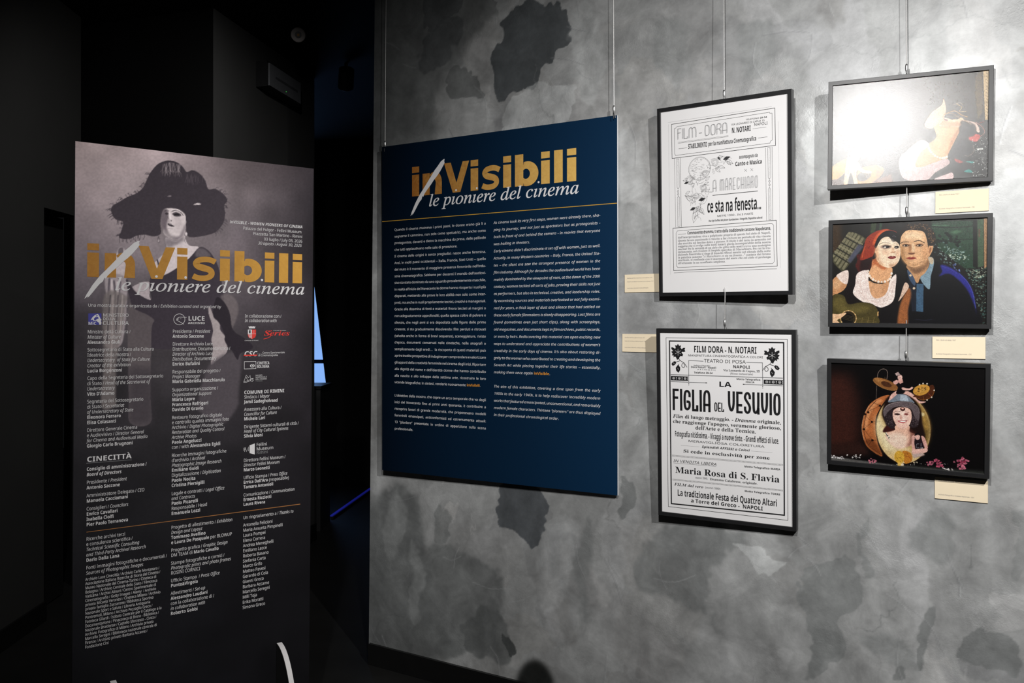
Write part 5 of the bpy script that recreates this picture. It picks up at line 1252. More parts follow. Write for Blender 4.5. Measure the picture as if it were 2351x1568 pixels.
INKS = {'black': BLACK, 'dark': mat('poster_dark_ink', (0.03, 0.03, 0.032), 0.5, noise=.3, scale=120),
        'grey': mat('poster_worn_ink', (0.2, 0.2, 0.205), 0.55, noise=.4, scale=300), 'pale': mat('poster_faded_ink', (0.33, 0.33, 0.335), 0.55, noise=.5, scale=500),
        'red': M_RED}
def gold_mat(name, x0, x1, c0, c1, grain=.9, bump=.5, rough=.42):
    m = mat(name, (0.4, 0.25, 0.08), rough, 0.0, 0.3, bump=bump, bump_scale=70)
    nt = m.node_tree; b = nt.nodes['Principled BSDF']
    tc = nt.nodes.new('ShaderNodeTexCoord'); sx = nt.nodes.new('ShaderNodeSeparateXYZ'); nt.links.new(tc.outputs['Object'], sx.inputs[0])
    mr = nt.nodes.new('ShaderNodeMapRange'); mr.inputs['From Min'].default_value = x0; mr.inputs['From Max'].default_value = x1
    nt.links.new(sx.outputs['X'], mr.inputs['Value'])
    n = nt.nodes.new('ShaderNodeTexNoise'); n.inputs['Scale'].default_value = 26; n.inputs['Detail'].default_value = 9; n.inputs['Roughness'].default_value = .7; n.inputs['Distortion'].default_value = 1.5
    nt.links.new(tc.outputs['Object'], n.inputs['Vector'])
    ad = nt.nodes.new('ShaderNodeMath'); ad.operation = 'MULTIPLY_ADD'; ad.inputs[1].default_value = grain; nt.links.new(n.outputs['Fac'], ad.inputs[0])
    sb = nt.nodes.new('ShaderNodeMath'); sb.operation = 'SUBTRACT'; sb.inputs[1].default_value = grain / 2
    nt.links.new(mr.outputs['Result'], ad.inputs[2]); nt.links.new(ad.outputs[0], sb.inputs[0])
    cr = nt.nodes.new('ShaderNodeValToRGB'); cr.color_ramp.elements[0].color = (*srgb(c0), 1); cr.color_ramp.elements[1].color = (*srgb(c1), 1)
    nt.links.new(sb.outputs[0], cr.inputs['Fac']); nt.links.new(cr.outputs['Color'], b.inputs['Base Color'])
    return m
M_NAVY = gold_mat('navy_print_light_ramp', -.75, .75, '02070f', '0d2e4c', .04, 0, .38)  # navy print; the panel's light falloff is put into its left-to-right ramp
M_GOLD_PANEL = gold_mat('gold_foil_print', -.45, .45, 'a0642a', 'e2b865')
M_GOLD_BANNER = gold_mat('gold_foil_print_banner', -.42, .42, 'a8742e', 'cf9c45')
M_GOLDLINE = mat('gold_line', srgb('d3a23c'), 0.45, noise=.1)
M_PHOTO = print_mat('lustre_photo_print', 0.25, bump=.19, bump_scale=700, spec=.78)
M_BANNERPRINT = print_mat('banner_print', 0.6, spec=.12)

# ------------------------------------------------------------------ the setting
def plaster_mat():
    m = bpy.data.materials.new('grey_trowelled_plaster'); m.use_nodes = True
    nt = m.node_tree; b = nt.nodes['Principled BSDF']; N = nt.nodes.new; LK = nt.links.new
    at = N('ShaderNodeAttribute'); at.attribute_name = 'ink'
    tc = N('ShaderNodeTexCoord')
    mp = N('ShaderNodeMapping'); LK(tc.outputs['Object'], mp.inputs[0])
    n1 = N('ShaderNodeTexNoise'); n1.inputs['Scale'].default_value = 7; n1.inputs['Detail'].default_value = 10; n1.inputs['Roughness'].default_value = .62; n1.inputs['Distortion'].default_value = .8
    n2 = N('ShaderNodeTexNoise'); n2.inputs['Scale'].default_value = 38; n2.inputs['Detail'].default_value = 8; n2.inputs['Roughness'].default_value = .7
    LK(mp.outputs[0], n1.inputs['Vector']); LK(mp.outputs[0], n2.inputs['Vector'])
    r1 = N('ShaderNodeMapRange'); r1.inputs['From Min'].default_value = .3; r1.inputs['From Max'].default_value = .7; r1.inputs['To Min'].default_value = .82; r1.inputs['To Max'].default_value = 1.16; LK(n1.outputs['Fac'], r1.inputs['Value'])
    r2 = N('ShaderNodeMapRange'); r2.inputs['From Min'].default_value = .3; r2.inputs['From Max'].default_value = .7; r2.inputs['To Min'].default_value = .9; r2.inputs['To Max'].default_value = 1.1; LK(n2.outputs['Fac'], r2.inputs['Value'])
    mu = N('ShaderNodeMath'); mu.operation = 'MULTIPLY'; LK(r1.outputs[0], mu.inputs[0]); LK(r2.outputs[0], mu.inputs[1])
    sc = N('ShaderNodeVectorMath'); sc.operation = 'SCALE'; LK(at.outputs['Color'], sc.inputs[0]); LK(mu.outputs[0], sc.inputs['Scale'])
    LK(sc.outputs['Vector'], b.inputs['Base Color'])
    b.inputs['Metallic'].default_value = 0.35
    b.inputs['Specular IOR Level'].default_value = .5
    rr = N('ShaderNodeMapRange'); rr.inputs['From Min'].default_value = .3; rr.inputs['From Max'].default_value = .7; rr.inputs['To Min'].default_value = 0.44; rr.inputs['To Max'].default_value = 0.6; LK(n1.outputs['Fac'], rr.inputs['Value'])
    LK(rr.outputs[0], b.inputs['Roughness'])
    # trowel ridges and pits
    v = N('ShaderNodeTexVoronoi'); v.feature = 'DISTANCE_TO_EDGE'; v.inputs['Scale'].default_value = 5.5
    nd = N('ShaderNodeTexNoise'); nd.inputs['Scale'].default_value = 3.5; nd.inputs['Detail'].default_value = 5; LK(mp.outputs[0], nd.inputs['Vector'])
    vm = N('ShaderNodeVectorMath'); vm.operation = 'MULTIPLY_ADD'; vm.inputs[1].default_value = (.55, .55, .55); LK(nd.outputs['Color'], vm.inputs[0]); LK(mp.outputs[0], vm.inputs[2]); LK(vm.outputs['Vector'], v.inputs['Vector'])
    rv = N('ShaderNodeMapRange'); rv.inputs['From Min'].default_value = 0; rv.inputs['From Max'].default_value = .022; rv.inputs['To Min'].default_value = 1; rv.inputs['To Max'].default_value = 0; LK(v.outputs['Distance'], rv.inputs['Value'])
    gate = N('ShaderNodeTexNoise'); gate.inputs['Scale'].default_value = 2.2; LK(mp.outputs[0], gate.inputs['Vector'])
    rg = N('ShaderNodeMapRange'); rg.inputs['From Min'].default_value = .5; rg.inputs['From Max'].default_value = .62; LK(gate.outputs['Fac'], rg.inputs['Value'])
    mg = N('ShaderNodeMath'); mg.operation = 'MULTIPLY'; LK(rv.outputs[0], mg.inputs[0]); LK(rg.outputs[0], mg.inputs[1])
    n3 = N('ShaderNodeTexNoise'); n3.inputs['Scale'].default_value = 95; n3.inputs['Detail'].default_value = 4; n3.inputs['Distortion'].default_value = 1.2; LK(mp.outputs[0], n3.inputs['Vector'])
    g2 = N('ShaderNodeTexNoise'); g2.inputs['Scale'].default_value = 3.1; g2.inputs['Detail'].default_value = 3; LK(mp.outputs[0], g2.inputs['Vector'])
    rg2 = N('ShaderNodeMapRange'); rg2.inputs['From Min'].default_value = .5; rg2.inputs['From Max'].default_value = .66; rg2.inputs['To Min'].default_value = .06; rg2.inputs['To Max'].default_value = .75; LK(g2.outputs['Fac'], rg2.inputs['Value'])
    m3 = N('ShaderNodeMath'); m3.operation = 'MULTIPLY'; LK(n3.outputs['Fac'], m3.inputs[0]); LK(rg2.outputs[0], m3.inputs[1])
    m1 = N('ShaderNodeMath'); m1.operation = 'MULTIPLY_ADD'; m1.inputs[1].default_value = .5; LK(n1.outputs['Fac'], m1.inputs[0]); LK(m3.outputs[0], m1.inputs[2])
    ma = N('ShaderNodeMath'); ma.operation = 'MULTIPLY_ADD'; ma.inputs[1].default_value = .045; LK(mg.outputs[0], ma.inputs[0]); LK(m1.outputs[0], ma.inputs[2])
    bp = N('ShaderNodeBump'); bp.inputs['Strength'].default_value = 0.33; bp.inputs['Distance'].default_value = .004
    LK(ma.outputs[0], bp.inputs['Height']); LK(bp.outputs['Normal'], b.inputs['Normal'])
    return m
M_PLASTER = plaster_mat()

CEILING = 3.55
WALL_ROT = Matrix((WU, Vector((0, 0, 1)), WN)).transposed().to_euler()
def wall_x0(h):            # the free end of the plaster wall leans a little
    return -0.829 + 0.0121 * (h - 0.1)

def build_wall():
    u1 = 2.25; cell = .0045
    cv = Canvas(u1 + .83, CEILING, cell)
    cv.img[:] = np.array(cv.hexc('7d7e7e'))
    rng = np.random.default_rng(11); rr = random.Random(4)
    # trowelled patches laid over each other
    for i in range(230):
        x = rr.uniform(0, cv.W); y = rr.uniform(0, cv.H); L = rr.uniform(26, 170); th = rr.gauss(1.2, .6); asp = rr.uniform(.22, .6)
        n = rr.randint(11, 20); pts = []; lob = rr.uniform(0, 6)
        for j in range(n):
            t = 2 * PI * j / n + rr.uniform(-.12, .12); r = L * (.72 + .2 * math.sin(2 * t + lob) + .14 * math.sin(3 * t - lob) + rr.uniform(-.13, .13))
            ex, ey = r * math.cos(t), r * asp * math.sin(t)
            pts.append((x + ex * math.cos(th) - ey * math.sin(th), y + ex * math.sin(th) + ey * math.cos(th)))
        g = rr.choice((.40, .43, .46, .52, .55, .58)); tint = rr.uniform(-.008, .008)
        cv.area(smooth_closed(np.array(pts), 8), (g - tint * .5, g, g + tint), rr.choice((0, 2, 8, 25, 50)), rr.uniform(.2, .5))
    for i in range(90):            # fine trowel scratches
        x = rr.uniform(0, cv.W); y = rr.uniform(0, cv.H); th = rr.gauss(1.1, .9); L = rr.uniform(12, 80); b_ = rr.uniform(-.25, .25)
        q = np.array([(x, y), (x + L * .5 * math.cos(th), y + L * .5 * math.sin(th)), (x + L * math.cos(th + b_), y + L * math.sin(th + b_))])
        g = rr.choice((.38, .42, .6, .62)); cv.stroke(smooth_open(q, 5), rr.uniform(.8, 1.8), (g, g, g), rr.uniform(.3, .6))
    cv.run(WALLART[:-1])
    # ragged edges: every patch border wanders as the trowel left it
    yy, xx = np.mgrid[0:cv.H, 0:cv.W]
    amp = ((6, 26), (18, 15), (55, 8), (150, 4.5))
    dx = sum((vnoise(cv.H, cv.W, c, rng) - .5) * a * 2 for c, a in amp); dy = sum((vnoise(cv.H, cv.W, c, rng) - .5) * a * 2 for c, a in amp)
    k_ = .0045 / cell
    cv.img = cv.img[np.clip(yy + dy * k_, 0, cv.H - 1).astype(int), np.clip(xx + dx * k_, 0, cv.W - 1).astype(int)]
    n = sum(vnoise(cv.H, cv.W, c, rng) * a for c, a in ((7, .4), (16, .25), (40, .2), (110, .15))) - .5
    m = vnoise(cv.H, cv.W, 5, rng) - .5; r_ = 1 - np.abs(vnoise(cv.H, cv.W, 26, rng) * 2 - 1)          # cloudy skim coats
    tall = blur1(vnoise(cv.H, cv.W, 60, rng), 45, 0) - .5                                              # upright drags
    cv.img *= (1 + .32 * n + .42 * np.clip(m, -.2, .3) * (r_ - .4) + .22 * tall)[..., None]
    cv.run(WALLART[-1:])            # soft dark stain low on the wall
    for i in range(150):            # crisp ridges, a light lip beside a dark line
        x = rr.uniform(0, cv.W); y = rr.uniform(0, cv.H); th = rr.gauss(1.0, .8); L = rr.uniform(14, 90); b_ = rr.uniform(-.35, .35)
        q = np.array([(x, y), (x + L * .5 * math.cos(th), y + L * .5 * math.sin(th)), (x + L * math.cos(th + b_), y + L * math.sin(th + b_))])
        cv.stroke(smooth_open(q, 5), rr.uniform(.9, 1.8), (.36, .36, .37), rr.uniform(.25, .55)); cv.stroke(smooth_open(q + (1.6, -.6), 5), 1.1, (.66, .67, .67), rr.uniform(.2, .45))
    def warp(v):
        h = v[:, 1]; x0 = -0.829 + 0.0121 * (h - .1)
        v[:, 0] = np.where(v[:, 0] < -.2, -.2 + (v[:, 0] + .2) * (x0 + .2) / (-.83 + .2), v[:, 0])
        return v
    o = colour_sheet('wall_right', cv, -.83, u1, CEILING, 0, 0, M_PLASTER, None, 1.92, warp)
    # the rest of the wall: its body behind the face and its continuation past the frame
    me = o.data
    import bmesh
    bm = bmesh.new(); bm.from_mesh(me)
    lay = bm.verts.layers.float_color['ink']; g = .2
    t = .14
    def V(x, y, z):
        q = bm.verts.new((x, y, z)); q[lay] = (g, g, g, 1); return q
    b0, b1 = wall_x0(0), wall_x0(CEILING)
    f = [V(b0, 0, 0), V(3.8, 0, 0), V(3.8, CEILING, 0), V(b1, CEILING, 0)]
    k = [V(b0, 0, -t), V(3.8, 0, -t), V(3.8, CEILING, -t), V(b1, CEILING, -t)]
    e0, e1 = V(u1, 0, 0), V(u1, CEILING, 0)
    for q in ((e0, f[1], f[2], e1), (k[1], k[0], k[3], k[2]), (f[0], f[3], k[3], k[0]), (f[1], k[1], k[2], f[2]), (f[3], f[2], k[2], k[3]), (f[1], f[0], k[0], k[1])):
        bm.faces.new(q)
    bm.to_mesh(me); bm.free()
    o.location = on_wall(0, 0, 0); o.rotation_euler = WALL_ROT
    structure(o)

build_wall()

def wall_run(name, pts, thick, h0, h1, m, side=1):
    """a straight piece of wall between two plan points, given its thickness to one side"""
    (x0, y0), (x1, y1) = pts
    d = Vector((x1 - x0, y1 - y0, 0)).normalized(); n = Vector((-d.y, d.x, 0)) * thick * side
    q = [(x0, y0), (x1, y1), (x1 + n.x, y1 + n.y), (x0 + n.x, y0 + n.y)]
    b = MB(); b.prism(q, h0, h1, m)
    return structure(b.build(name))

b = MB(); b.box((-6, -2.5, -.1), (6.5, 13, 0), mat('dark_floor_boards', (0.008, 0.0078, 0.0075), 0.5, 0, 0.4, noise=.45, scale=5, bump=.15, bump_scale=40)); structure(b.build('floor'))
b = MB(); b.box((-6, -2.5, CEILING), (6.5, 13, CEILING + .1), M_CEIL); structure(b.build('ceiling'))
# baseboard of the plaster wall, rounded at its free end
b = MB(); r = []
x0 = -.822
for t in range(7):
    a = PI / 2 * t / 6
    r.append((x0 + .012 - .012 * math.sin(PI / 2 - a) if False else x0 + .012 * (1 - math.sin(a)), .015 * (1 - 0) - .012 * (1 - math.cos(a)) if False else .003 + .012 * (1 - math.cos(PI / 2 - a)) if False else .003 + .012 * math.cos(PI / 2 - a)))
plan = [(x0, .0005)] + r + [(3.7, .015), (3.7, .0005)]
b.rings([[tuple(on_wall(u, d, h)) for u, d in plan] for h in (.001, .096, .1026)], M_BASE)
structure(b.build('baseboard_right'))

# left side of the room: wall with a dark doorway, a recess, the flank of a thick pillar, the passage behind
LW = lambda y: -2.58 - .053 * (y - 4.0)
wall_run('wall_left', [(LW(-1.5), -1.5), (LW(4.89), 4.89)], .15, 0, CEILING, mat('left_wall_paint', (0.028, 0.028, 0.027), 0.75, 0, 0.25, noise=.2, scale=2), 1)
b = MB(); q = [(LW(4.89), 4.89), (LW(5.36), 5.36)]
b.prism([q[0], q[1], (q[1][0] - .15, q[1][1]), (q[0][0] - .15, q[0][1])], 2.32, CEILING, MATS['left_wall_paint']); structure(b.build('wall_left_lintel'))
b = MB(); b.prism([(LW(4.89) - .11, 4.89), (LW(5.36) - .11, 5.36), (LW(5.36) - .15, 5.36), (LW(4.89) - .15, 4.89)], 0.01, 2.31, M_CEIL); structure(b.build('door_1'))
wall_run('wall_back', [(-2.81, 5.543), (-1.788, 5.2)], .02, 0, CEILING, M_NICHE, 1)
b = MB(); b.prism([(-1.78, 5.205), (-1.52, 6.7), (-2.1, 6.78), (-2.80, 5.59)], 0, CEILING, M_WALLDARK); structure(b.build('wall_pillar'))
b = MB(); b.prism([(-1.768, 5.19), (-1.506, 6.712), (-1.53, 6.72), (-1.79, 5.21)], 0.001, .13, M_BASE); structure(b.build('baseboard_pillar'))
d0, d1 = (LW(-1.4), -1.4), (LW(4.89), 4.89)
b = MB(); b.prism([(d0[0] + .001, d0[1]), (d1[0] + .001, d1[1]), (d1[0] + .015, d1[1]), (d0[0] + .015, d0[1])], .001, .11, M_BASE); structure(b.build('baseboard_left'))

# end of the passage: a window with a sloping reveal above a parapet
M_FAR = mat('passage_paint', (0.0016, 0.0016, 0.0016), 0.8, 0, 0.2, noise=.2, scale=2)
YW = 9.0
b = MB()
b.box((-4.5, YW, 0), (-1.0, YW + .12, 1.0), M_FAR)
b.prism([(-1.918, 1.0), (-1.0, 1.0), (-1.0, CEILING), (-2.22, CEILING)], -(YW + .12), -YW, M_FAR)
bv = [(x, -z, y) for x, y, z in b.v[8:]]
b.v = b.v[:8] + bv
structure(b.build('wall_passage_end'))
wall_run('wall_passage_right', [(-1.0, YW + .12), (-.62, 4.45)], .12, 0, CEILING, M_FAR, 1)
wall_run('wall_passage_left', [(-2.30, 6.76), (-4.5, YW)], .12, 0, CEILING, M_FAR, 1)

win = bpy.data.objects.new('window_1', None); col.objects.link(win); win.location = (-1.95, YW + .16, 1.0); win['kind'] = 'structure'
b = MB(); b.box((-2.4, .10, -.05), (.10, .11, 2.5), glow('blue_dusk_glass', (0.27, 0.50, 1.0), 0.9)); b.build('window_pane', win)
b = MB()
MR = mat('blue_painted_railing', (0.02, 0.05, 0.16), 0.5, noise=.1)
b.box((-2.4, .03, .245), (.06, .05, .285), MR)
for i in range(12): b.box((-2.3 + i * .21 + .02, .035, -.02), (-2.3 + i * .21 + .04, .045, .25), MR)
b.build('railing', win)

# dark plinth in the passage with a strip of blue light along the floor beyond it
o = thing('passage_plinth', 'black waist-high plinth in the dark passage between the banner and the grey wall', 'plinth', (-1.85, 7.25, 0))
b = MB(); b.box((-.38, -.25, .0), (.31, .12, 1.14), mat('plinth_black', (0.009, 0.009, 0.0095), 0.6, noise=.2)); b.build('body', o)
b = MB(); b.box((-.39, -.27, 1.14), (.32, .14, 1.165), M_BASE); b.build('top', o)
o = thing('light_strip', 'thin strip of blue light running along the floor of the dark passage', 'light strip', (-1.545, 7.42, 0))
b = MB(); b.prism([(.0, .0), (.135, 1.26), (.16, 1.26), (.025, .0)], .002, .022, M_PLASTIC); b.build('channel', o)
b = MB(); b.prism([(-.008, .0), (.127, 1.26), (.152, 1.26), (.017, .0)], .0225, .030, glow('blue_led', (0.05, 0.06, 1.0), .06)); b.build('diffuser', o)

# ceiling downlight, track spotlight, emergency light
o = thing('ceiling_downlight', 'small round pale downlight in the dark ceiling above the emergency light', 'ceiling light', (-1.357, 5.53, CEILING - .05), ((Vector((0, 0, 1.671)) - Vector((-1.357, 5.53, CEILING - .05))).to_track_quat('-Z', 'Y') ).to_euler())
b = MB(); b.lathe([(.045, .012), (.045, -.006), (.041, -.009), (.021, -.004), (.019, .0)], mat('pale_grey_trim', (0.62, 0.57, 0.55), 0.5, noise=.05), 36); t = b.build('trim_ring', o, True)
b = MB(); b.lathe([(.020, -.0040), (.017, -.0036), (.011, -.0026)], mat('downlight_reflector', (0.5, 0.49, 0.47), 0.15, 1.0, noise=.05), 30); b.build('reflector', o, True)
b = MB(); b.lathe([(.008, -.0062), (.008, -.0042)], mat('amber_led_chip', srgb('c98a2c'), 0.4, noise=.05), 20); b.build('led_chip', o, True)

b = MB(); b.lathe([(.030, .008), (.034, .03), (.034, .075)], M_PLASTIC, 24); b.build('socket', o, True)

o = thing('ceiling_spotlight', 'black cylinder spotlight hanging from the dark ceiling beside the pillar', 'ceiling light', (-1.2, 6.3, CEILING))
b = MB(); b.tube([(0, 0, 0), (0, 0, -.07)], .012, M_PLASTIC); b.build('stem', o)
b = MB(); b.lathe([(.03, .09), (.055, .08), (.057, -.06), (.05, -.065)], M_PLASTIC, 28, axis='z'); c = b.build('lamp_body', o, True); c.location = (0, 0, -.12); c.rotation_euler = (.75, .25, 0)
b2 = MB(); b2.lathe([(.046, -.066), (.044, -.069), (.02, -.072)], mat('lamp_glass', (0.05, 0.05, 0.05), 0.08, 0, .8, noise=.1), 24); g = b2.build('lens', c, True)

o = thing('emergency_light', 'grey rectangular emergency light with black housing high on the dark pillar', 'emergency light', (-1.640, 5.99, 3.31), (0, 0, math.atan2(1.5, .26)))
b = MB(); b.prism([(-.265, -.085), (.255, -.085), (.265, -.075), (.265, .075), (.255, .085), (-.265, .085)], .0, .075, M_PLASTIC)
b.v = [(x, -z - .004, y) for x, y, z in b.v]; b.build('housing', o)
b = MB(); b.prism([(-.245, -.074), (.255, -.074), (.255, .074), (-.245, .074)], .079, .088, mat('grey_diffuser', (0.19, 0.195, 0.21), 0.35, noise=.05, scale=10)); b.v = [(x, -z, y) for x, y, z in b.v]
df = b.build('diffuser', o)
b = MB(); b.box((-.16, -.0895, -.008), (.20, -.0882, .008), mat('diffuser_slot', (0.09, 0.092, 0.1), 0.5, noise=.1)); b.build('lamp_tube', o)
b = MB(); b.lathe([(.003, .0885), (.003, .090), (.0015, .0905)], glow('green_led', (0.1, 1.0, 0.15), .35), 12, axis='y'); k = b.build('indicator', o); k.location = (.01, 0, -.05)

# ------------------------------------------------------------------ lettering tools ready
LT = Letters()
V3 = lambda name: D['POSE'][name]

# the big two-line title, drawn in the panel's own millimetres; fx maps it to a sheet
def arc(cx, cy, rx, ry, a0, a1, n=12):
    return [(cx + rx * math.cos(math.radians(a0 + (a1 - a0) * i / n)), cy + ry * math.sin(math.radians(a0 + (a1 - a0) * i / n))) for i in range(n + 1)]
def title_shapes():
    B = 522.2; X = 622.4; C = 659.8; dot = 631.8
    s = []
    R = lambda x0, x1, y0, y1: [(x0, y0), (x1, y0), (x1, y1), (x0, y1)]
    for x0, x1 in ((-431.5, -390.5), (-102.5, -62.2), (68.9, 109.7), (259.2, 301.2), (383.8, 426.9)):
        s += [R(x0, x1, B, X), R(x0, x1, dot, C)]
    s.append(R(322.2, 363.4, B, C))
    s.append([(-248.6, C), (-211.0, C), (-179.6, 566), (-146, C), (-110.5, C), (-158.5, B), (-200, B)])
    # n
    s.append(R(-370.5, -329.6, B, X + .6))
    s.append(arc(-301, 578, 40, 50, 135, 0, 14) + [(-261, B), (-301, B)] + arc(-309, 575, 14, 20, 0, 120, 8))
    # b
    s.append(R(129.2, 171.1, B, C))
    o = [(171.1, 612)] + arc(190, 573.5, 56, 53.5, 106, -106, 26) + [(171.1, 535)]
    i = [(171.1, 590)] + arc(184, 573.5, 20, 22, 106, -106, 26) + [(171.1, 557)]
    s.append(('strip', i, o))
    # s
    sp = np.array([(50, 604), (38, 610), (22, 614.5), (2, 614.5), (-18, 609), (-27.5, 596), (-20, 584), (0, 577), (20, 571.5), (33, 562), (33.5, 546), (20, 535), (0, 531.2), (-22, 533), (-40, 540.5)], float)
    p = smooth_open(sp, 5); w = np.interp(np.linspace(0, 1, len(p)), [0, .3, .5, .7, 1], [24, 24.5, 29, 24.5, 24])
    Ls = []; Rs = []
    for k in range(len(p)):
        d = p[min(k + 1, len(p) - 1)] - p[max(k - 1, 0)]; d /= np.linalg.norm(d); n = np.array([-d[1], d[0]]) * w[k] / 2
        Ls.append(tuple(p[k] + n)); Rs.append(tuple(p[k] - n))
    s.append(('strip', Ls, Rs))
    return s
def big_title(parent, z, fx, gold, white):
    k = Ink(z)
    for q in title_shapes():
        if q[0] == 'strip':
            a = [fx(*p) for p in q[1]] + [fx(*p) for p in q[2]]; n = len(q[1])
            k.raw(a, [(n + i, n + i + 1, i + 1, i) for i in range(n - 1)], gold)
        else:
            k.poly([fx(*p) for p in q], gold)
    k.build('title_lettering', parent, 'gold foil title lettering')
    k = Ink(z + .0003)
    k.poly([fx(*p) for p in D['BRUSH']], white); k.build('brush_stroke', parent, 'white slanting brush stroke')
    k = Ink(z + .0006)
    st, x, y, cap, w, t = D['SUB']
    tmp = Ink(0); tmp.text(x, y, 55, w, t, 'T', white)
    for v, in zip(tmp.vs):
        v[:, :2] = [[a / 1000 for a in fx(p[0] * 1000, p[1] * 1000)] for p in v]
        v[:, 2] = k.z
    k.vs = tmp.vs; k.fs = tmp.fs; k.mi = tmp.mi; k.n = tmp.n; k.mats = tmp.mats
    for x, y in D['SUBDOTS']:
        c = fx(x, y); k.disc(c[0], c[1], 4.6, white)
    k.build('subtitle_lettering', parent, 'white italic subtitle')

# ------------------------------------------------------------------ hanging text panel
loc, rot = V3('bp')
panel = thing('text_panel', 'large navy blue exhibition text panel with gold title hanging at left of the grey wall', 'panel', loc, rot)
b = MB(); b.box((-.6125, -.774, -.010), (.6125, .774, -.0008), M_FOAM); b.build('foam_board', panel, label='white foam edge of the panel')
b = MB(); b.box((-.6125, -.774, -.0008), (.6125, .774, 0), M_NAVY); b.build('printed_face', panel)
big_title(panel, .0006, lambda x, y: (x, y), M_GOLD_PANEL, M_WHITEINK)
k = Ink(.0004); k.poly([(-612, 417.4), (-612, 414.6), (612, 414.2), (612, 417)], M_GOLDLINE); k.build('rule_line', panel, 'thin gold line')
for key, st in (('ITA', 'K'), ('ENG', 'L')):
    x, y, dy, w, rows, loose = D[key]
    tmp = Ink(0)
    xs = 1.035 * w / max(tmp.text(0, 0, 11, 0, t.replace('|R', '|' + st), st, M_WHITEINK, xs=1) for i, t in enumerate(rows) if t and i not in loose)
    k = Ink(.0006)
    for i, t in enumerate(rows):
        if not t: continue
        t = t.replace('|R', '|' + st)
        if i in loose: k.text(x, y + dy * i, 11, 0, t, st, M_WHITEINK, xs=xs, alt=M_ORANGE)
        else: k.text(x, y + dy * i, 11, w, t, st, M_WHITEINK, xs=xs, justify=True)
    k.build('text_column', panel, 'white justified text column with an orange word')

# ------------------------------------------------------------------ freestanding banner
loc, rot = V3('ban')
ban = thing('exhibition_banner', 'tall dark freestanding banner picturing a woman in a huge feathered hat', 'banner', loc, rot)
BW, BH = .85, 2.277
b = MB(); b.box((-BW / 2, -BH + .004, -.019), (BW / 2, 0, -.001), mat('banner_core', (0.03, 0.03, 0.032), 0.6, noise=.1)); b.build('panel', ban)
cv = Canvas(BW, BH, .0024)
ys = [0, .12, .25, .4, .55, .8, 1.2, 1.6, 2.28]
tone = [[(142, 128, 128), (135, 122, 124), (105, 94, 97), (60, 53, 58)], [(138, 125, 127), (125, 115, 117), (104, 95, 98), (50, 45, 50)], [(110, 100, 103), (108, 100, 102), (86, 79, 83), (46, 41, 46)],
        [(72, 66, 70), (98, 90, 94), (78, 71, 75), (44, 39, 44)], [(50, 46, 50), (72, 66, 70), (58, 53, 57), (40, 35, 40)], [(38, 36, 39), (43, 40, 43), (46, 42, 46), (35, 31, 36)],
        [(27, 26, 29), (28, 27, 30), (29, 27, 31), (27, 24, 29)], [(17, 17, 20), (17, 17, 20), (17, 16, 20), (16, 15, 19)], [(14, 14, 17)] * 4]
T = np.array(tone, float) / 255 * np.array([1, 1, .84, .66])[None, :, None] * np.array([1, 1, 1, 1, 1, .85, .75, .75, .75])[:, None, None]
yy = np.linspace(0, BH, cv.H); xx = np.linspace(0, 1, cv.W)
for c in range(3):
    cols = np.array([np.interp(yy, ys, T[:, j, c]) for j in range(4)])
    xi = xx * 3; x_i = np.minimum(xi.astype(int), 2); fr = xi - x_i
    cv.img[:, :, c] = (cols[x_i] * (1 - fr)[:, None] + cols[x_i + 1] * fr[:, None]).T
cv.grain(.16, 5, 3); cv.grain(.10, 13, 8)
cv.run(ART['ban'])
cv.grain(.05, 170, 9)
colour_sheet('photograph', cv, -BW / 2, BW / 2, 0, -BH + .004, 0, M_BANNERPRINT, ban, 2.5, label='sepia photograph of a woman in a feathered hat')
sx = 766.7 / 858.5; sy = 113.2 / 137.6
big_title(ban, .0008, lambda x, y: (-386.7 + (x + 431.5) * sx, -451.0 + (y - 522.2) * sy), M_GOLD_BANNER, M_BANWHITE)
k = Ink(.0008)
for st, x, y, cap, w, t in D['BAN_HEAD'][:5]: k.text(x, y, cap * .95, w, t, st, M_BANWHITE)
k.build('event_lettering', ban, 'white venue and date lines')
k = Ink(.0008)
st, x, y, cap, w, t = D['BAN_HEAD'][5]; k.text(x, y, cap, w, t, st, M_BANWHITE); k.build('heading_lettering', ban, 'white one-line heading')
for x, cap, ref, w, rows in D['CREDITS']:
    tmp = Ink(0); nat = tmp.text(0, 0, cap, 0, ref[2:] if ref[0] == '|' else ref, 'B' if ref[0] == '|' else 'R', M_BANWHITE, xs=1)
    k = Ink(.0008)
    for y, t in rows: k.text(x, y, cap, 0, t, 'R', M_BANWHITE, xs=w / nat)
    k.build('credits_column', ban, 'white column of credits')
s = D['BAN_SHAPES']
k = Ink(.0005); k.poly([s['rule'][0], s['rule'][1], s['rule'][2], s['rule'][3]], mat('copper_line', srgb('a86f3c'), .5, noise=.1)); k.build('rule_line', ban, 'thin copper line across the credits')
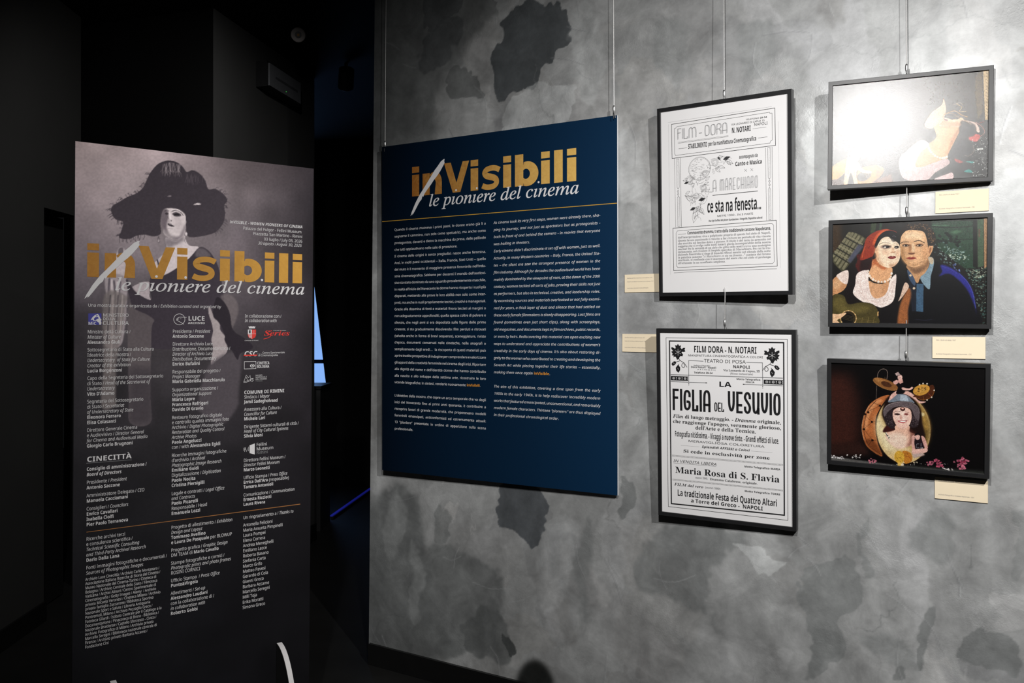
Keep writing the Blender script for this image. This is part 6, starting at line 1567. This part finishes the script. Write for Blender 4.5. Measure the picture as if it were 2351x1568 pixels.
for nm, rows in D['BAN_LOGO_TEXT']:
    k = Ink(.0008)
    for r in rows: k.text(r[1], r[2], r[3], r[4], r[5], r[0], (INKS['red'] if r[6] == 'red' else M_GREYINK) if len(r) > 6 else M_BANWHITE, dz=.0006)
    if nm == 'ministry':
        k.poly(s['mic'], M_BLUEINK, -.0003)
        for q in s['mic_face']: k.poly(q, M_BANWHITE)
        for q in s['mic_cut']: k.poly(q, M_BLUEINK, .0003)
    if nm == 'archive':
        x, y, r = s['luce_c']; k.ring(x, y, r, 1.6, M_BANWHITE)
        for q in s['luce_l']: k.stroke(q, 1.6, M_BANWHITE)
        k.disc(x + 5, y + 2, 1.1, M_BANWHITE)
    if nm == 'studio': k.poly(s['cine_rule'], M_GREYINK)
    if nm == 'town':
        k.poly(s['crest'], M_RED, -.0003); k.poly(s['crown'], M_BANWHITE); k.poly(s['crest_q'], M_BANWHITE)
        k.poly(s['crest_tower'], mat('dark_ink', (.02, .02, .02), .5, noise=.1), .0003)
        a = s['crest_q']
        k.stroke([(a[2][0], a[0][1]), (a[2][0], a[2][1] - 19)], .9, M_BANWHITE, .0003); k.stroke([(a[0][0], a[2][1]), (a[0][0] + 31, a[2][1])], .9, M_BANWHITE, .0003)
        for j in range(4): k.stroke([(a[0][0] + 1 + j * 1.3, a[2][1] - 2.5 - 4 * j), (a[2][0], a[2][1] - 2.5 - 4 * j)], 1.8, M_BANWHITE, .0003)
        k.stroke([(a[2][0] + 8, a[0][1] - 2), (a[2][0] + 8, a[0][1] - 14)], .8, M_BANWHITE, .0003)
    if nm == 'series': k.stroke(smooth_open(np.array(s['series_sw']), 5), 2.2, M_RED)
    if nm == 'film_school':
        r = rows[0]; k.text(r[1], r[2], r[3] * .45, r[4], 'CSC', 'J', M_RED, dz=.0012) if False else None
        k.stroke([(r[1] - 1, r[2] + 3.5), (r[1] + r[4], r[2] + 3.5)], 4.6, M_RED, .0012)
    if nm == 'film_archive':
        q = s['cinebox']; k.stroke(q + [q[0]], 1.5, M_BANWHITE)
        x, y = s['cineeye']; k.disc(x, y, 9, M_BANWHITE, 24, 0, 6.2); k.disc(x, y, 5.6, mat('dark_ink', (.02, .02, .02), .5, noise=.1), 20, .0003, 4.6); k.disc(x, y, 2.6, M_BANWHITE, 14, .0006)
    if nm == 'film_museum':
        for q in s['mnc']: k.stroke(q, 1.1, M_BANWHITE)
    if nm == 'museum':
        for q in s['fm']: k.poly(q, M_BANWHITE)
        for q in s['fm_l']: k.stroke(q, 1.2, M_BANWHITE)
    k.build('printed_logo', ban, 'small printed logo of the ' + nm.replace('_', ' '))
# two curved feet standing out in front of the panel
for sx_ in (-.3, .297):
    q = [(0.002, -BH), (.19, -BH)] + [(.19 * math.cos(t * PI / 2 / 16), -BH + .437 * math.sin(t * PI / 2 / 16)) for t in range(1, 16)] + [(.012, -BH + .437), (.002, -BH + .437)]
    b = MB(); b.prism(q, -.0085, .0085, mat('foot_side_black', (0.016, 0.016, 0.016), 0.5, noise=.1))
    b.v = [(z, y, x + .0005) for x, y, z in b.v]
    b.f = [f[::-1] for f in b.f]
    f = b.build('foot', ban, label='curved foot with a white front edge'); f.location = (sx_, 0, 0)
    r = []
    arcp = [(.19, -BH + .001)] + [(.19 * math.cos(t * PI / 2 / 24), -BH + .437 * math.sin(t * PI / 2 / 24)) for t in range(1, 24)] + [(.006, -BH + .437)]
    for z_, y_ in arcp: r.append([(-.0095, y_, z_ + .0008), (.0095, y_, z_ + .0008), (.0095, y_ + .002, z_ + .0035), (-.0095, y_ + .002, z_ + .0035)])
    e = MB(); e.rings(r, mat('white_edge_strip', (0.62, 0.6, 0.6), 0.5, noise=.03)); e.build('edge_strip', f)

# ------------------------------------------------------------------ frames
def frame_mesh(w, h, face, depth, m):
    """mitred moulding: outer size w x h, front at z=0"""
    prof = [(0, -depth), (0, -.001), (.001, 0), (face - .001, 0), (face, -.001), (face, -.007), (face - .006, -.007), (face - .006, -depth)]
    b = MB(); n = len(prof); vs = []
    for sx_, sy_ in ((-1, -1), (1, -1), (1, 1), (-1, 1)):
        for i, z in prof: vs.append((sx_ * (w / 2 - i), sy_ * (h / 2 - i), z))
    fs = []
    for k in range(4):
        for i in range(n):
            a, c = k * n + i, k * n + (i + 1) % n
            a2, c2 = ((k + 1) % 4) * n + i, ((k + 1) % 4) * n + (i + 1) % n
            fs.append((a, a2, c2, c))
    b.add(vs, fs, m)
    return b
def framed(key, name, label, cat, w, h, face, group):
    loc, rot = V3(key)
    o = thing(name, label, cat, loc, rot, group)
    frame_mesh(w, h, face, .028, M_BLACKFRAME).build('frame', o)
    b = MB(); b.box((-w / 2 + face - .005, -h / 2 + face - .005, -.016), (w / 2 - face + .005, h / 2 - face + .005, -.0075), mat('backing_board', (0.12, 0.1, 0.08), 0.8, noise=.1)); b.build('backing_board', o)
    return o
def sheet(o, w, h, z=-.0065):
    b = MB(); b.box((-w / 2, -h / 2, z - .0008), (w / 2, h / 2, z), M_PAPER); b.build('poster_sheet', o)

# lower poster: bold black type
o = framed('p2', 'framed_poster', 'black framed white poster with bold black type inside a double border, lower of the two', 'poster', .527, .733, .0145, 'black framed posters')
sheet(o, .501, .707)
Z = -.0060
def poster_text(o, rows, blocks):
    for nm, a, c in blocks:
        k = Ink(Z)
        for r in rows[a:c]: k.text(r[1], r[2], r[3], r[4], r[5], r[0], INKS[r[6]] if len(r) > 6 else BLACK, dz=.0003)
        k.build(nm, o)
poster_text(o, D['P2'], (('heading_lettering', 0, 3), ('address_lettering', 3, 7), ('address_lettering', 7, 10), ('telegraph_lettering', 10, 12), ('title_lettering', 12, 16), ('description_lettering', 16, 23), ('sale_heading_lettering', 23, 24), ('telegraph_lettering', 24, 25), ('film_lettering', 25, 28), ('sale_heading_lettering', 28, 30), ('telegraph_lettering', 30, 31), ('film_lettering', 31, 34)))
k = Ink(Z)
for c, w, p in D['P2L']: k.stroke(p, w, INKS[c])
for (a, c) in D['P2D']:
    n = 84
    for i in range(n):
        x, y = a[0] + (c[0] - a[0]) * (i + .5) / n, a[1] + (c[1] - a[1]) * (i + .5) / n
        k.poly([(x - .9, y - 1), (x + .5, y - 1), (x + .5, y + 1), (x - .9, y + 1)], BLACK)
k.build('border_lines', o)
k = Ink(Z)
def ornament(k, mirror):
    mx = lambda p: [((-x if mirror else x), y - (4 if mirror else 0)) for x, y in p]
    k.poly(mx(D['LEAF']), BLACK)
    c = np.mean(np.array(mx(D['LEAF'])), 0)
    for a in (90, 30, 150, 210, 330, 270):
        k.stroke([(c[0], c[1] - 3), (c[0] + 13 * math.cos(math.radians(a)), c[1] - 3 + 13 * math.sin(math.radians(a)))], .9, M_PAPER, .0003)
    for v in D['VINE']: k.stroke(smooth_open(np.array(mx(v), float), 5), 1.9, BLACK)
    for g in D['GRAPE']:
        q = mx(g); k.poly(q, BLACK); c = np.mean(np.array(q), 0); k.stroke([tuple(c + (-2, 3)), tuple(c + (2, -3))], .8, M_PAPER, .0003)
ornament(k, False); k.build('vine_ornament', o); k = Ink(Z); ornament(k, True); k.build('vine_ornament', o)
for q in D['P2B']:
    k = Ink(Z)
    k.poly(q, BLACK)
    a = np.array(q); c0 = (a[0] + a[3]) / 2; c1 = (a[1] + a[2]) / 2
    for j in range(3):
        c = c0 + (c1 - c0) * (j + .5) / 3
        k.ring(c[0], c[1], 4.2, 1.2, M_PAPER, 20, .0003); k.disc(c[0], c[1], 1.5, M_PAPER, 14, .0003)
        e = c0 + (c1 - c0) * (j + .97) / 3
        k.disc(e[0], e[1] + 2.6, 1.7, M_PAPER, 10, .0003); k.disc(e[0], e[1] - 2.6, 1.7, M_PAPER, 10, .0003)
    k.build('flower_band', o)

# upper poster: thin ruled boxes, medallion and roses
o = framed('p1', 'framed_poster', 'black framed white poster with line-drawn roses and thin ruled boxes, upper of the two', 'poster', .527, .733, .0145, 'black framed posters')
sheet(o, .501, .707)
poster_text(o, D['P1'], (('heading_lettering', 0, 2), ('address_lettering', 2, 6), ('heading_lettering', 6, 8), ('music_lettering', 8, 10), ('title_lettering', 10, 12), ('title_lettering', 12, 13), ('length_lettering', 13, 15), ('story_lettering', 15, 26)))
k = Ink(Z)
for c, w, p in D['P1L']: k.stroke(p, w, INKS[c])
rr = random.Random(8)
for q in D['P1COL']:
    k.stroke(q + [q[0]], .8, BLACK)
    a = np.array(q); y0, y1 = a[:, 1].min(), a[:, 1].max(); xc = a[:, 0].mean()
    for j in range(int((y1 - y0) / 2.2)):
        y = y0 + 2 + j * 2.2; x = xc + rr.uniform(-1.2, 1.2)
        k.stroke([(x - rr.uniform(.3, 1.4), y), (x + rr.uniform(.2, 1.2), y + rr.uniform(-.9, .9))], .5, INKS['dark'])
k.build('border_lines', o)
k = Ink(Z)
mx_, my_, mr = D['MED']
k.ring(mx_, my_, mr, .9, BLACK, 40); k.ring(mx_, my_, mr * .93, .35, INKS['dark'], 40)
for j in range(80):
    y = rr.uniform(-.85, .85) * mr; half = math.sqrt(max(0, mr * mr * .85 - y * y)); x = rr.uniform(-half, half * .6); L = rr.uniform(3, 11)
    k.stroke([(mx_ + x, my_ + y), (mx_ + min(x + L, half), my_ + y + rr.uniform(-1, 2.2))], .45, INKS['dark'])
for x, y, r in D['ROSES']:
    for j in range(5):
        rad = r * (1 - j * .19); a0 = rr.uniform(0, 360)
        k.stroke([(x + rad * (1 + .08 * math.sin(3 * t)) * math.cos(t), y + rad * .9 * math.sin(t)) for t in np.linspace(math.radians(a0), math.radians(a0 + rr.uniform(200, 320)), 22)], .6, INKS['dark'])
for j, (a, c) in enumerate(D['LEAVES']):
    a = np.array(a); c = np.array(c); d = c - a; n = np.array([-d[1], d[0]]) * .22
    m = a + d * .45
    out = [tuple(a), tuple(m + n), tuple(c), tuple(m - n), tuple(a)]
    if j % 5 == 1: k.poly([tuple(a), tuple(m + n), tuple(c), tuple(m - n)], INKS['dark'])
    k.stroke(smooth_open(np.array([a, m + n, c]), 6), .6, BLACK); k.stroke(smooth_open(np.array([a, m - n, c]), 6), .6, BLACK); k.stroke([tuple(a), tuple(c)], .4, INKS['dark'])
for j in range(110):
    bx, by = rr.choice(D['FERN']); bx += rr.uniform(-11, 11); by += rr.uniform(-9, 9)
    th = rr.uniform(-2.7, -.4) if by < -20 else rr.uniform(-PI, PI); L = rr.uniform(6, 26)
    k.stroke(smooth_open(np.array([(bx, by), (bx + L * .5 * math.cos(th) + 2, by + L * .5 * math.sin(th)), (bx + L * math.cos(th), by + L * math.sin(th))]), 4), rr.uniform(.35, .7), INKS['dark'])
k.build('rose_drawing', o, 'line drawing of roses and a round medallion')

# three colour photographs
for key, label, seed, gain in (('a1', 'dark framed photograph of a reclining singer with glare, topmost of the column', 1, .58), ('a2', 'dark framed colour photograph of a couple cheek to cheek, middle of the column', 2, .74), ('a3', 'black framed photograph of a woman in a hat on a drum, lowest of the column', 3, .78)):
    o = framed(key, 'framed_photograph', label, 'photograph', .506, .375, .0145, 'framed photographs at the right')
    w, h = ART['_dim'][key]
    cv = Canvas(w, h, .0011)
    cv.run(ART[key]); cv.grain(.16, 300, seed); cv.grain(.05, 60, seed + 20)
    colour_sheet('photograph', cv, -w / 2 - .003, w / 2 + .003, h / 2 + .003, -h / 2 - .003, -.0068, M_PHOTO, o, gain)

# ------------------------------------------------------------------ caption cards
ITAL = [('Film |IL\'Italia s\'è desta|R, 1927', -13.5), ('Archivio Fotografico Cineteca Nazionale - CSC', -60)]
CARDS = [
 (.5441, .1963, ['Manifesto del film |IA marechiaro ce sta na fenesta|R, 1914', 'Poster for the Movie |IA marechiaro ce sta na fenesta|R, 1914', 'Fondo Vittorio Martinelli, Cineteca di Bologna'], 'cream caption card half behind the upper poster\'s left edge, right of the navy panel', .004),
 (.5337, -.0442, ['Manifesto del film |ILa figlia del Vesuvio|R, 1912', 'Poster for the Movie |ILa figlia del Vesuvio|R, 1912', 'Fondo Vittorio Martinelli, Cineteca di Bologna'], 'cream caption card tucked behind the left edge of the lower poster', -.004),
 (1.689, .4427, None, 'cream caption card on the wall under the topmost photograph', -.008),
 (1.6794, -.0462, None, 'cream caption card on the wall under the middle photograph of the couple', 0),
 (1.6867, -.5195, None, 'cream caption card on the wall under the bottom photograph of the drum', 0)]
for u, v, rows, label, tilt in CARDS:
    p = on_wall(u, .0, 1.671 + v)
    o = thing('caption_card', label, 'caption card', p, WALL_ROT, 'cream caption cards on the grey wall')
    o.rotation_euler = (Matrix((WU, Vector((0, 0, 1)), WN)).transposed() @ Matrix.Rotation(tilt, 3, 'Z')).to_euler()
    b = MB(); b.box((0, -.0725, .0005), (.158, 0, .0045), M_CARDEDGE); b.box((0, -.0725, .0045), (.158, 0, .005), M_CARD); b.build('card', o)
    for t, y in (zip(rows, (-16.5, -31, -57)) if rows else ITAL):
        k = Ink(.0054); k.text(11, y, 3.6 if rows else 3.9, 0, t, 'K' if rows else 'R', M_CARDINK, xs=.86 if rows else .92)
        k.build('text_line', o)

# ------------------------------------------------------------------ hanging cables
def cable(label, top, bottom, hook):
    """steel wire from top to bottom (wall u, distance, height) with a chrome gripper at its foot"""
    p0 = on_wall(*top); p1 = on_wall(*bottom)
    o = thing('hanging_cable', label, 'cable', p1, (0, 0, 0), 'steel hanging cables')
    b = MB(); b.tube([p1 - p1 + Vector((0, 0, .02)), (p0 - p1) * .5, p0 - p1], .0016, M_STEEL, 8); b.build('wire', o, True)
    b = MB(); b.lathe([(.0022, .030), (.0042, .028), (.0050, .022), (.0050, .010), (.0036, .006), (.0022, .0)], M_CHROME, 16); b.build('gripper', o, True)
    b = MB()
    if hook:
        f = WN
        pts = [Vector((0, 0, .002)), Vector((0, 0, -.006)) + f * .004, Vector((0, 0, -.016)) + f * .005, Vector((0, 0, -.024)) + f * .003]
        b.tube(pts, .0021, M_PLASTIC, 8); b.tube([Vector((0, 0, .002)), Vector((0, 0, -.008)) - f * .006, Vector((0, 0, -.018)) - f * .012], .0018, M_CHROME, 8)
    else:
        b.tube([Vector((0, 0, .003)), Vector((0, 0, -.009)) - WN * .004], .0026, M_CHROME, 8)
    b.build('hook', o, True)
    return o
CABLES = [
 ("steel cable holding the navy panel's left corner", (-0.6838, 0.04, 3.4665), (-0.6919, 0.04, 2.5128), 1),
 ("steel cable holding the navy panel's right corner", (0.5096, 0.04, 3.1943), (0.5125, 0.04, 2.5238), 1),
 ('steel cable from above down to the upper framed poster', (0.9824, 0.08, 2.9743), (0.9852, 0.086, 2.5092), 0),
 ('short steel cable between the upper and lower framed posters', (0.9807, 0.062, 1.8042), (0.9798, 0.062, 1.6538), 0),
 ('steel cable from above down to the topmost photograph', (1.6026, 0.045, 2.8546), (1.6046, 0.045, 2.5191), 0),
 ('short steel cable between the topmost and middle photographs', (1.6053, 0.045, 2.1529), (1.6046, 0.045, 2.0349), 0),
 ('short steel cable between the middle and bottom photographs', (1.6039, 0.045, 1.6806), (1.6026, 0.045, 1.5462), 0)
]
for label, top, bottom, hook in CABLES:
    cable(label, top, bottom, hook)
LT.close()
